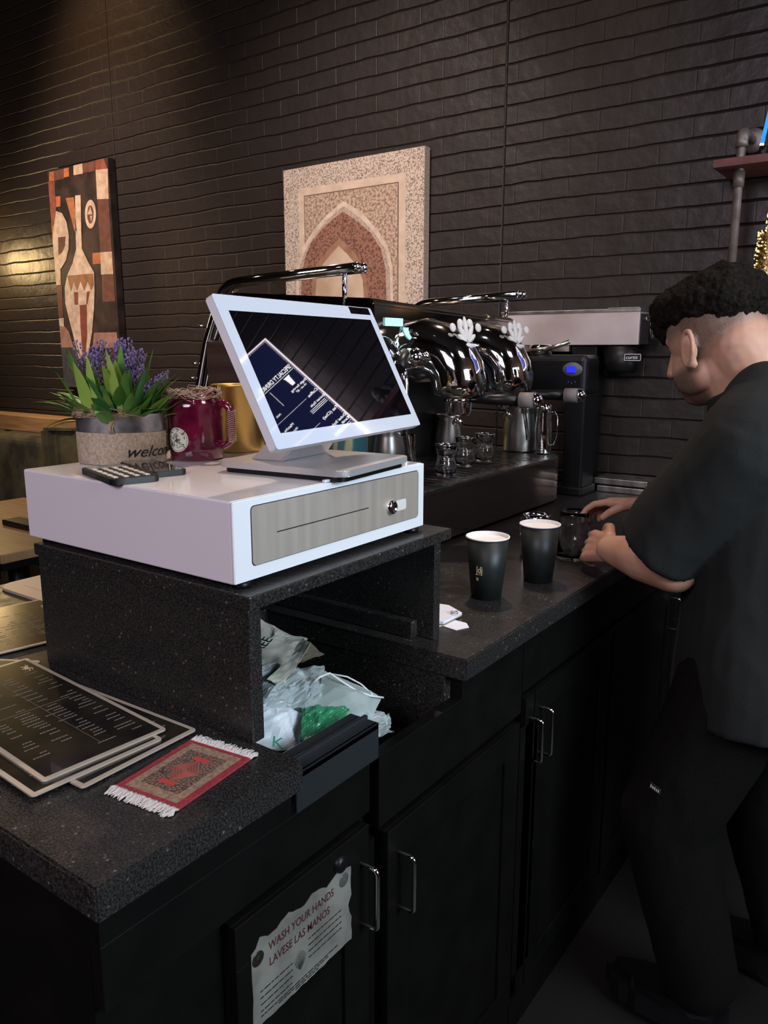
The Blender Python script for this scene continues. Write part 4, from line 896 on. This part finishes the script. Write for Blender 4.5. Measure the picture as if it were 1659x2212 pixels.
# ------------------------------------------------------------------ pipe shelf with lights
t = thing('pipe_shelf', 'reddish wooden shelf board held by grey iron pipe, at the right frame edge', 'shelf', (.4, 2.0, .8))
za = ony(1540, 360, 1.90).z; xs = ony(1540, 358, 1.90).x
m = MB(); m.box((xs, 1.90, za-.004), (.47, WY-.002, za+.018), bev=.001); obj('board', m, noisy(mat('red_wood', (.20, .07, .065), .6), (.13, .045, .04), (.24, .09, .08), 14, (1, 6, 1)), t)
m = MB(); m.box((xs+.06, 1.90, .400), (.47, WY-.002, .420), bev=.001); obj('board', m, M['black_paint'], t)
q1 = ony(1606, 300, 1.96); q2 = ony(1578, 570, 1.96); px_ = (q1.x+q2.x)/2
M['iron'] = noisy(mat('grey_iron', (.20, .18, .16), .45, .5), (.14, .12, .11), (.26, .23, .2), 20)
for X_ in (px_, px_+.31):
    m = MB(); zt = q1.z+.022
    m.tube([(X_, 1.96, .30), (X_, 1.96, zt-.03)]+arc((X_, 1.99, zt-.03), .03, 180, 90, 6, (0, 1, 0), (0, 0, 1))+[(X_, WY-.012, zt)], .0125, 14)
    m.tube([(X_, 1.96, za-.055), (X_, 1.96, za-.010)], .016, 14); m.tube([(X_, 1.96, zt-.045), (X_, 1.96, zt-.028)]+arc((X_, 1.99, zt-.03), .03, 180, 110, 4, (0, 1, 0), (0, 0, 1)), .0175, 14)
    m.lathe([(0, 0), (.035, 0), (.035, .008), (.02, .012), (0, .012)], M=frame((X_, WY-.002, zt), (1, 0, 0), (0, 0, 1)))
    m.tube([(X_, 1.96, .305), (X_, WY-.005, .305)], .0125, 12)
    obj('pipe_bracket', m, M['iron'], t)
b0 = ony(1650, 300, 1.965); m = MB(); m.tube([(b0.x-.003, 1.965, za+.0185), (b0.x+.002, 1.965, b0.z-.02)], .012, 10); t = thing('blue_light_tube', 'glowing blue light tube standing on the red shelf, cut by the right frame edge', 'light', (b0.x, 1.965, za+.018)); obj('socket', m, M['black'], t)
m = MB(); m.tube([(b0.x-.004, 1.965, b0.z-.012), (b0.x+.030, 1.965, b0.z+.20)], .0055, 12); obj('tube', m, mat('blue_neon', (.02, .15, .8), .3, emit=(.03, .30, .95), es=1.1), t)
m = MB(); m.sphere((b0.x-.004, 1.965, b0.z-.014), .006); obj('tip', m, mat('white_tip', (.8, .9, 1), .3, emit=(.8, .9, 1), es=2), t)
# glittering tower
tc = Vector((ony(1672, 500, 1.99).x, 1.99, .4205)); t = thing('glitter_tower', 'glittering gold tower ornament wound with tiny lights, on the dark lower shelf', 'ornament', tc)
prof = [(.062, 0), (.056, .04), (.050, .09), (.043, .13), (.040, .17), (.040, .195), (.022, .20), (.020, .24), (.012, .26), (.008, .30), (.004, .325), (0, .33)]
m = MB(); m.lathe([(0, 0)]+prof, c=tc, n=24); obj('body', m, noisy(mat('gold_glitter', (.5, .33, .08), .25, .95), (.12, .05, .02), (.8, .6, .25), 180, bump=1), t)
def prad(z):
    for (r0, z0_), (r1, z1_) in zip(prof, prof[1:]):
        if z0_ <= z <= z1_: return r0+(r1-r0)*(z-z0_)/(z1_-z0_)
    return 0
m = MB(); rnd = random.Random(9)
for k in range(330):
    z = .325*rnd.random()**1.15; a = rnd.uniform(PI, 2.2*PI); r0 = prad(z)+.001
    tb = bmesh.new(); bmesh.ops.create_icosphere(tb, subdivisions=1, radius=rnd.uniform(.0012, .0030)); m.add(tb, Matrix.Translation(tc+Vector((r0*math.cos(a), r0*math.sin(a), z))))
fl = obj('fairy_lights', m, mat('fairy_gold', (1, .8, .4), .3, emit=(1, .74, .34), es=1.6), t); tag(fl, kind='stuff')

# ------------------------------------------------------------------ seating area at the far left
M['velvet'] = noisy(mat('olive_velvet', (.05, .048, .022), .9), (.022, .022, .012), (.085, .075, .035), 7, bump=.3)
t = thing('banquette', 'olive green upholstered bench with light wooden top rail along the brick wall', 'bench', (-3.4, 1.8, FL))
m = MB(); m.box((-5.2, 1.45, FL+.001), (-3.40, 1.95, -.72), bev=.03, seg=3); obj('seat', m, M['velvet'], t)
for k in range(3):
    m = MB(); m.box((-5.2+k*.6+.01, 1.80, -.72), (-5.2+(k+1)*.6-.01, 2.03, -.20), bev=.05, seg=4); obj('back_cushion', m, M['velvet'], t)
m = MB(); m.box((-5.2, 1.93, -.20), (-3.05, 2.07, -.105), bev=.006); m.box((-5.2, 2.03, FL+.001), (-3.05, 2.07, -.2)); obj('top_rail', m, noisy(mat('tan_wood', (.30, .17, .07), .5), (.24, .13, .05), (.36, .21, .09), 4, (1, 12, 12)), t)
def side_chair(x, y, rz, label):
    t = thing('lounge_chair', label, 'chair', (x, y, FL), 'olive chairs at the tables')
    Q = Matrix.Translation((x, y, FL)) @ Matrix.Rotation(rz, 4, 'Z')
    m = MB(); m.box((-.25, -.25, .36), (.25, .25, .47), M=Q, bev=.03, seg=3); obj('seat', m, M['velvet'], t)
    m = MB(); P = [(-.25, .16), (-.24, .24), (-.15, .29), (0, .305), (.15, .29), (.24, .24), (.25, .16), (.20, .15), (.17, .20), (.08, .24), (0, .25), (-.08, .24), (-.17, .20), (-.20, .15)]
    m.prism(P, .40, .98, M=Q, bev=.015); obj('backrest', m, M['velvet'], t)
    for a in (-1, 1):
        for b in (-1, 1):
            m = MB(); m.tube([Q @ Vector((a*.2, b*.2, .37)), Q @ Vector((a*.23, b*.23, .001))], [.018, .012], 8); obj('leg', m, M['black'], t)
side_chair(-3.02, 1.60, R(10), 'olive green lounge chair nearest the register, its back showing left of the cash drawer')
t = thing('cafe_table', 'light tan square table top on a dark pedestal, left of the cash drawer', 'table', (-2.15, .95, FL))
ZTB = -.36
m = MB(); m.box((-2.62, .62, ZTB-.03), (-1.72, 1.22, ZTB), bev=.003); tp = obj('tabletop', m, noisy(mat('table_tan', (.34, .22, .12), .35), (.29, .18, .09), (.38, .26, .14), 5, (1, 10, 1)), t)
m = MB(); m.box((-2.615, .625, ZTB-.055), (-1.725, 1.215, ZTB-.03), bev=.002); obj('apron', m, M['black'], t)
m = MB(); m.tube([(-2.17, .92, FL+.02), (-2.17, .92, ZTB-.05)], .04, 16); m.box((-2.45, .65, FL+.001), (-1.9, 1.2, FL+.03), bev=.005); obj('pedestal', m, M['black'], t)
q = onz(28, 1130, ZTB+.01); m = MB(); m.box((q.x-.04, q.y-.02, ZTB+.001), (q.x+.40, q.y+.05, ZTB+.022), bev=.003); tag(obj('check_holder', m, M['black']), 'dark slim holder lying on the tan table at the left edge', 'holder')

# ------------------------------------------------------------------ the barista
def blob(name, parts, mats, voxel, parent=None, smooth=3, matfn=None, disp=None, factor=.6):
    """union of tapered capsules / ellipsoids -> one continuous surface"""
    m = MB()
    for p in parts:
        if p[0] == 'e':   # ellipsoid centre radii rotation
            m.sphere(p[1], p[2], M=p[3] if len(p) > 3 else None, u=28, v=18)
        elif p[0] == 'c':
            a, ra, b, rb = Vector(p[1]), p[2], Vector(p[3]), p[4]
            sc = p[5] if len(p) > 5 else 1
            n = 7; m.tube([a+(b-a)*i/n for i in range(n+1)], [ra+(rb-ra)*i/n for i in range(n+1)], 20); m.sphere(a, ra, u=20, v=12); m.sphere(b, rb, u=20, v=12)
        elif p[0] == 't':  # open ended tube of rings: list of (pt, r)
            m.tube([q[0] for q in p[1]], [q[1] for q in p[1]], 28)
        elif p[0] == 'l':  # loft of elliptic rings (centre, rx, ry, xdir)
            rings = []
            t = bmesh.new(); N_ = 36
            for c, rx_, ry_, xd, up_ in p[1]:
                xd = Vector(xd).normalized(); up_ = Vector(up_).normalized(); yd = up_.cross(xd).normalized(); xd = yd.cross(up_)
                rings.append([t.verts.new(Vector(c)+xd*rx_*math.cos(2*PI*k/N_)+yd*ry_*math.sin(2*PI*k/N_)) for k in range(N_)])
            for r0, r1 in zip(rings, rings[1:]):
                for k in range(N_): t.faces.new((r0[k], r0[(k+1) % N_], r1[(k+1) % N_], r1[k]))
            t.faces.new(rings[0][::-1]); t.faces.new(rings[-1]); m.add(t)
    o = obj(name, m, mats, None)
    md = o.modifiers.new('r', 'REMESH'); md.mode = 'VOXEL'; md.voxel_size = voxel; md.use_smooth_shade = True
    if smooth: sm = o.modifiers.new('s', 'SMOOTH'); sm.iterations = smooth; sm.factor = factor
    dg = bpy.context.evaluated_depsgraph_get(); ev = o.evaluated_get(dg); me = bpy.data.meshes.new_from_object(ev)
    me.polygons.foreach_set('use_smooth', [True]*len(me.polygons))
    if disp:
        co = []
        for v in me.vertices: co.extend(v.co+disp(v.co, v.normal))
        me.vertices.foreach_set('co', co)
    if matfn: me.polygons.foreach_set('material_index', [matfn(f.center) for f in me.polygons])
    me.update(); old = o.data; o.modifiers.clear(); o.data = me; bpy.data.meshes.remove(old); me.name = name
    if parent: o.parent = parent; o.matrix_parent_inverse = parent_inv(parent)
    return o
V = Vector
person = thing('person', 'person in a black short sleeved shirt bending over the counter, back turned, holding a jar', 'person', (.45, .95, FL))
skin = noisy(mat('skin', (.52, .29, .20), .5), (.45, .24, .16), (.58, .34, .24), 14); N_, L_, b_ = nodes(skin); b_.inputs['Subsurface Weight'].default_value = .08; b_.inputs['Subsurface Scale'].default_value = .01
# head frame: looks toward -x and a little toward the wall, tipped down
fz = V((-.84, .42, -.36)).normalized(); hl = V((-.42, -.90, -.02)); hl = (hl-fz*hl.dot(fz)).normalized(); hu = hl.cross(fz)*-1
hu = fz.cross(hl); hu = hu if hu.z > 0 else -hu
HC = V((.283, .995, .298))
def hp(f, l, u): return HC+fz*f+hl*l+hu*u
HR = Matrix(((fz.x, hl.x, hu.x, 0), (fz.y, hl.y, hu.y, 0), (fz.z, hl.z, hu.z, 0), (0, 0, 0, 1)))
nb = V((.395, 1.0, .175)); 
parts = [('e', hp(-.005, 0, .02), (.098, .078, .090), HR), ('e', hp(.035, 0, -.045), (.066, .062, .075), HR), ('e', hp(.062, 0, -.088), (.032, .036, .026), HR),
         ('e', hp(.03, .045, -.06), (.045, .022, .038), HR), ('e', hp(.03, -.045, -.06), (.045, .022, .038), HR),
         ('c', hp(.098, 0, .01), .008, hp(.118, 0, -.030), .012), ('e', hp(.108, .012, -.034), (.010, .009, .007), HR), ('e', hp(.108, -.012, -.034), (.010, .009, .007), HR),
         ('c', hp(.080, .018, .022), .011, hp(.066, .045, .020), .010), ('c', hp(.080, -.018, .022), .011, hp(.066, -.045, .020), .010),
         ('c', hp(.096, .018, -.060), .006, hp(.096, -.018, -.060), .006), ('c', hp(.094, .016, -.069), .007, hp(.094, -.016, -.069), .007),
         ('c', hp(-.045, 0, -.03), .062, nb, .072), ('c', hp(-.01, 0, -.055), .056, nb+V((-.02, 0, -.02)), .070)]
# ears
for s_ in (1, -1):
    e0 = hp(-.005, s_*.078, -.020)
    ring = [e0+fz*(.017*math.cos(a)-.006*math.sin(a))+hu*(.031*math.sin(a))+hl*s_*(.010-.006*math.cos(a)) for a in [2*PI*i/16 for i in range(17)]]
    for a, b in zip(ring, ring[1:]): parts.append(('c', a, .0052, b, .0052))
    parts += [('e', e0+hl*s_*.003, (.015, .006, .026), HR), ('e', e0-hu*.030+hl*s_*.005, (.009, .006, .010), HR)]
# torso, arms and legs under the clothes
SL, SR = V((.395, .815, .115)), V((.415, 1.185, .105))
EL, ER = V((.278, .845, -.122)), V((.31, 1.20, -.10))
WL, WR = V((.118, .950, -.133)), V((.125, 1.145, -.070))
hipc = V((.47, 1.0, -.18))
parts += [('l', [(V((.39, 1.0, .13)), .10, .17, (1, 0, 0), (-.25, 0, 1)), (V((.41, 1.0, .03)), .12, .18, (1, 0, 0), (-.2, 0, 1)), (V((.45, 1.0, -.12)), .12, .16, (1, 0, 0), (0, 0, 1)), (V((.48, 1.0, -.24)), .125, .18, (1, 0, 0), (0, 0, 1))]),
          ('c', SL, .062, EL, .048), ('c', SR, .062, ER, .044), ('c', EL, .049, EL*.55+WL*.45, .046), ('c', EL*.55+WL*.45, .046, WL, .029), ('c', ER, .045, ER*.55+WR*.45, .040), ('c', ER*.55+WR*.45, .040, WR, .026)]
KL, AL = V((.30, .86, -.64)), V((.38, .88, -1.03)); KR, AR = V((.42, 1.12, -.64)), V((.50, 1.14, -1.03)); HL_, HR_ = V((.43, .90, -.24)), V((.48, 1.10, -.24))
for a, k, n_ in ((HL_, KL, AL), (HR_, KR, AR)): parts += [('c', a, .088, k, .060), ('c', k, .058, n_, .038)]
def hand(W_, D, Up, out, curl, spread=1, thumb_side=1, thumb_curl=.5, flip=1):
    """W_ wrist, D direction of the palm, Up = back of the hand, out = side where the thumb leaves"""
    D = D.normalized(); Up = (Up-D*Up.dot(D)).normalized(); S = D.cross(Up).normalized(); S = S if S.dot(out) > 0 else -S
    P = []
    for k in (-1.5, -.5, .5, 1.5):
        P.append(('c', W_+D*.012+S*k*.010, .0165, W_+D*.072+S*k*.0175, .0120))
    tips = []
    for k, L_, r_ in ((1.5, .070, .0085), (.5, .078, .0088), (-.5, .072, .0083), (-1.5, .058, .0074)):
        p = W_+D*.078+S*k*.0185; d = (D+S*k*.05*spread).normalized(); c_ = curl[int(1.5-k)] if isinstance(curl, (list, tuple)) else curl
        for seg, f in enumerate((.45, .30, .25)):
            a_ = c_*(.55, 1.0, .8)[seg]; d = (d*math.cos(a_)-Up*math.sin(a_)*1.0).normalized() if seg == 0 else (d*math.cos(a_)+(-Up*math.cos(sum_)-D*math.sin(sum_))*math.sin(a_)).normalized()
            sum_ = a_ if seg == 0 else sum_+a_
            q = p+d*L_*f; P.append(('c', p, r_*(1.02-.08*seg), q, r_*(.94-.08*seg))); p = q
        tips.append(p)
    t0 = W_+D*.018+S*.026; P.append(('c', W_+D*.010+S*.014, .017, t0, .014))
    t1 = t0+(D*.62+S*.62-Up*.30*thumb_curl).normalized()*.034; t2 = t1+(D*.85+S*.15-Up*.55*thumb_curl).normalized()*.028; t3 = t2+(D*.8-S*.2-Up*.7*thumb_curl).normalized()*.022
    P += [('c', t0, .0125, t1, .0108), ('c', t1, .0105, t2, .0092), ('c', t2, .0092, t3, .0078)]
    return P, tips
# left (near) hand wraps the jar, right hand reaches over it
jd = V((jc.x, jc.y, 0))
PL, tl = hand(WL, V((-.74, .52, -.12)), V((-.20, -.85, .50)), V((0, .1, 1)), [.75, .8, .85, .9], thumb_curl=.6)
PR, tr2 = hand(WR, V((-.93, -.12, -.02)), V((-.05, .25, .95)), V((0, -1, 0)), [.45, .55, .6, .7], spread=2.0, thumb_curl=.9)
parts += PL+PR
def sst(a, b, x): x = min(1, max(0, (x-a)/(b-a))); return x*x*(3-2*x)
def fade(c):
    d = c-HC
    if d.length > .19: return 0
    if abs(d.dot(hl)) > .081 and abs(d.dot(fz)) < .04: return 0
    f, l, u = d.dot(fz), d.dot(hl), d.dot(hu)
    top = sst(-.060, -.022, u+.45*min(0, f+.01))*sst(.080, .045, f) if f < .012 else sst(.0, .03, u)*sst(.075, .05, f)
    beard = sst(.0, .025, f)*sst(-.036, -.056, u)*sst(-.14, -.12, u)
    return max(top, beard)
body = blob('body', parts, [skin], .0034, person, smooth=4, factor=.45)
at = body.data.attributes.new('fade', 'FLOAT', 'POINT'); at.data.foreach_set('value', [fade(v.co) for v in body.data.vertices])
aN = N_.new('ShaderNodeAttribute'); aN.attribute_name = 'fade'; n1 = N_.new('ShaderNodeTexNoise'); n1.inputs['Scale'].default_value = 420
tcn = N_.new('ShaderNodeTexCoord'); L_.new(tcn.outputs['Object'], n1.inputs['Vector'])
ma = N_.new('ShaderNodeMath'); ma.operation = 'MULTIPLY_ADD'; ma.inputs[1].default_value = .5; ma.inputs[2].default_value = .52; L_.new(n1.outputs['Fac'], ma.inputs[0])
mb_ = N_.new('ShaderNodeMath'); mb_.operation = 'MULTIPLY'; L_.new(ma.outputs[0], mb_.inputs[0]); L_.new(aN.outputs['Fac'], mb_.inputs[1])
mxn = N_.new('ShaderNodeMix'); mxn.data_type = 'RGBA'; src = b_.inputs['Base Color'].links[0].from_socket
L_.new(mb_.outputs[0], mxn.inputs['Factor']); L_.new(src, mxn.inputs['A']); mxn.inputs['B'].default_value = (.045, .038, .032, 1); L_.new(mxn.outputs['Result'], b_.inputs['Base Color'])
# hair
def hairdisp(c, n): return n*(.007*(noise.noise(c*34)+.6*noise.noise(c*95)+.5*noise.noise(c*210)))
hair = blob('hair', [('e', hp(-.012, 0, .068), (.108, .089, .060), HR), ('e', hp(.045, 0, .078), (.062, .078, .050), HR), ('e', hp(-.062, 0, .045), (.058, .074, .048), HR), ('e', hp(.078, 0, .055), (.035, .062, .040), HR)],
            noisy(mat('hair_dark', (.006, .005, .004), .9, spec=.15), (.0035, .003, .0025), (.013, .010, .007), 160, bump=1, dist=.004), .0036, person, smooth=2, disp=hairdisp)
# shirt: torso and wide sleeves
def cloth(amp, sc, seed): 
    def f(c, n): 
        q = V((c.x*sc, c.y*sc, c.z*sc*.55))+V((seed, 0, 0)); return n*(amp*(noise.noise(q)+.5*(1-abs(noise.noise(q*1.9))*2)*.6))
    return f
M['shirt'] = noisy(mat('black_shirt', (.014, .0155, .015), .92, spec=.25), (.012, .0135, .013), (.017, .019, .018), 500, bump=.3, dist=.0006)
HEM = EL*.86+WL*.14
sleeve = [('t', [(SL+V((.01, .0, .03)), .078), (SL+V((-.002, .003, -.004)), .086), (V((.352, .824, .056)), .085), (V((.305, .834, -.010)), .084), (V((.272, .841, -.056)), .085), (V((.248, .846, -.090)), .087)])]
shirt = blob('shirt', sleeve+[('t', [(SR+V((.01, -.03, .02)), .075), (SR, .084), (SR*.5+ER*.5, .082), (ER+V((.01, 0, .03)), .082)]),
     ('l', [(nb+V((-.030, -.005, .034)), .088, .088, (1, 0, 0), (-.35, 0, 1)), (nb+V((0, 0, -.01)), .115, .145, (1, 0, 0), (-.3, 0, 1)), (V((.415, 1.0, .105)), .135, .205, (1, 0, 0), (-.2, 0, 1)), (V((.42, 1.0, .02)), .155, .21, (1, 0, 0), (-.1, 0, 1)), (V((.43, .99, -.12)), .165, .205, (1, 0, 0), (0, 0, 1)), (V((.44, .98, -.30)), .175, .21, (1, 0, 0), (0, 0, 1)), (V((.44, .98, -.40)), .18, .215, (1, 0, 0), (0, 0, 1))]),
     ('c', nb+V((.005, -.06, .004)), .078, SL+V((.005, .015, .008)), .090), ('c', nb+V((.005, .06, .004)), .078, SR+V((.005, -.015, .008)), .090)], M['shirt'], .0055, person, smooth=7, disp=cloth(.006, 11, 3))
M['trousers'] = noisy(mat('dark_trousers', (.005, .0045, .004), .95, spec=.12), (.004, .0036, .003), (.0065, .0058, .005), 300)
tro = blob('trousers', [('l', [(V((.46, 1.0, -.22)), .15, .195, (1, 0, 0), (0, 0, 1)), (V((.46, 1.0, -.40)), .165, .20, (1, 0, 0), (0, 0, 1))]),
     ('c', HL_, .112, KL, .092), ('c', KL, .092, AL+V((0, 0, .05)), .072), ('c', HR_, .112, KR, .088), ('c', KR, .088, AR+V((0, 0, .05)), .070)], M['trousers'], .007, person, smooth=6, disp=cloth(.008, 9, 8))
m = MB(); LF = frame(ony(1404, 1692, .76), (.95, .0, -.12), (.2, -.1, 1)); LF = frame(V(ony(1404, 1700, .772)), (.9, -.42, -.12), (.1, 0, 1)); m.box((0, 0, 0), (.026, .012, .003), M=LF, bev=.001); lt = obj('pocket_tag', m, M['black_matte'], tro)
m = MB(); 
for k in range(5): m.box((.003+k*.0044, .003, .003), (.0055+k*.0044, .009-.001*(k % 2), .0034), M=LF)
obj('tag_print', m, M['white_paper'], lt)
for a in (AL, AR):
    m = MB(); m.prism([(.06, -.045), (.06, .045), (-.02, .05), (-.13, .048), (-.19, .02), (-.19, -.02), (-.13, -.048), (-.02, -.05)], FL+.001, FL+.085, M=Matrix.Translation((a.x, a.y, 0)), bev=.02); obj('shoe', m, M['black'], person)

# ------------------------------------------------------------------ hand washing notice
SX = XF+.0075
A_, B_, C_, D_ = onx(545, 2032, SX), onx(758, 1868, SX), onx(762, 2016, SX), onx(548, 2212, SX)
y0, y1 = (A_.y+D_.y)/2, (B_.y+C_.y)/2; z1 = -.400; z0 = -.514
t = thing('hand_wash_notice', 'torn white bilingual hand washing notice taped to the near cabinet door', 'notice', (SX, (y0+y1)/2, z0))
r_ = random.Random(6); P = []
n = 26
for k in range(n+1): P.append((y0+(y1-y0)*k/n, z1+r_.uniform(-.002, .002)+(.004*math.sin(k*.9))-(.012 if k < 2 else 0)))
for k in range(1, 10): P.append((y1+r_.uniform(-.0015, .0015)-(.006 if k in (5, 6) else 0), z1-(z1-z0)*k/10))
for k in range(n+1): P.append((y1-(y1-y0)*k/n, z0+r_.uniform(-.001, .001)))
for k in range(1, 8): P.append((y0+r_.uniform(-.001, .001), z0+(z1-z0)*k/8))
NF = frame((SX-.0015, 0, 0), (0, 1, 0), (0, 0, 1))
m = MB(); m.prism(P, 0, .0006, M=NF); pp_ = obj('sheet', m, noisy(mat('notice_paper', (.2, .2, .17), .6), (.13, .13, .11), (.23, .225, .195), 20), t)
def nt(mb, tx, sz, y, z, sx=1): mb.text(tx, sz, NF @ Matrix.Translation((y, z, .0008)), ext=.0001, sx=sx, bold=.010)
m = MB(); nt(m, 'WASH YOUR HANDS', .0158, y0+.028, z1-.024, .80); nt(m, 'LAVESE LAS MANOS', .0158, y0+.028, z1-.045, .80); obj('red_lettering', m, mat('notice_red', (.07, .008, .012), .6), pp_)
m = MB()
def line(ya, yb, z): 
    y = ya
    while y < yb: w_ = r_.uniform(.004, .011); m.box((y, z, .0006), (min(yb, y+w_), z+.0014, .0009), M=NF); y += w_+.0015
for k in range(4): line(y0+.012, y0+.068, z1-.070-k*.009)
for k in range(4): line(y0+.098, y1-.022, z1-.056-k*.009)
for k in range(3): line(y0+.012+.03*k, y1-.03-.02*k, z1-.104-k*.0035)
obj('small_print', m, M['ink_black'], pp_)
m = MB()
for k in range(9):
    a = R(40+k*12); m.tube([NF @ V((y0+.082, z1-.088, .001)), NF @ V((y0+.082+.010*math.cos(a), z1-.088+.012*math.sin(a), .001)), NF @ V((y0+.082+.014*math.cos(a), z1-.088+.026*math.sin(a), .001))], .0005, 4)
obj('plant_drawing', m, mat('print_grey', (.08, .1, .08), .6), pp_)
for y, z, c in ((y0+.010, z1-.022, 'seal_dark'), (y1-.016, z1-.014, 'seal_grey')):
    m = MB(); m.lathe([(0, .0006), (.0095, .0006), (.0095, .0010), (.007, .0012), (0, .0012)], M=NF @ Matrix.Translation((y, z, 0)), n=24)
    m.tube([NF @ V((y+.0045*math.cos(i), z+.0045*math.sin(i*1.3), .0013)) for i in range(9)], .0005, 4); obj('seal', m, mat(c, (.02, .018, .012) if c == 'seal_dark' else (.09, .09, .09), .3), pp_)

# ------------------------------------------------------------------ odds and ends behind the register
t = thing('tea_box', 'small dark box with pale lettering between the brass canister and the display', 'box', (-.262, .388, .101))
m = MB(); m.box((-.300, .372, .1014), (-.245, .402, .170), bev=.001); bx_ = obj('carton', m, mat('dark_carton', (.03, .018, .015), .6), t)
m = MB(); m.text('TSER', .014, frame((-.298, .3715, .150), (1, 0, 0), (0, 0, 1)), ext=.0003); obj('lettering', m, mat('carton_print', (.5, .42, .36), .6), bx_)
q = ony(742, 940, .66); m = MB(); m.lathe([(0, 0), (.046, 0), (.05, .006), (.05, .30), (.045, .33), (.03, .345), (0, .345)], c=(q.x, .66, ZC+.0006), n=36)
sm = mat('teal_stripes', (.04, .13, .14), .15, spec=.7); N2, L2, b2 = nodes(sm); v2 = texco(sm); wv = N2.new('ShaderNodeTexWave'); wv.inputs['Scale'].default_value = 14; wv.inputs['Distortion'].default_value = 2; L2.new(v2, wv.inputs['Vector'])
r2_ = N2.new('ShaderNodeValToRGB'); r2_.color_ramp.elements[0].color = (.02, .07, .08, 1); r2_.color_ramp.elements[1].color = (.22, .19, .10, 1); r2_.color_ramp.elements[1].position = .85; r2_.color_ramp.elements[0].position = .5; L2.new(wv.outputs['Fac'], r2_.inputs[0]); L2.new(r2_.outputs[0], b2.inputs['Base Color'])
tag(obj('syrup_bottle', m, sm), 'dark teal bottle with pale streaks seen beneath the register display', 'bottle')
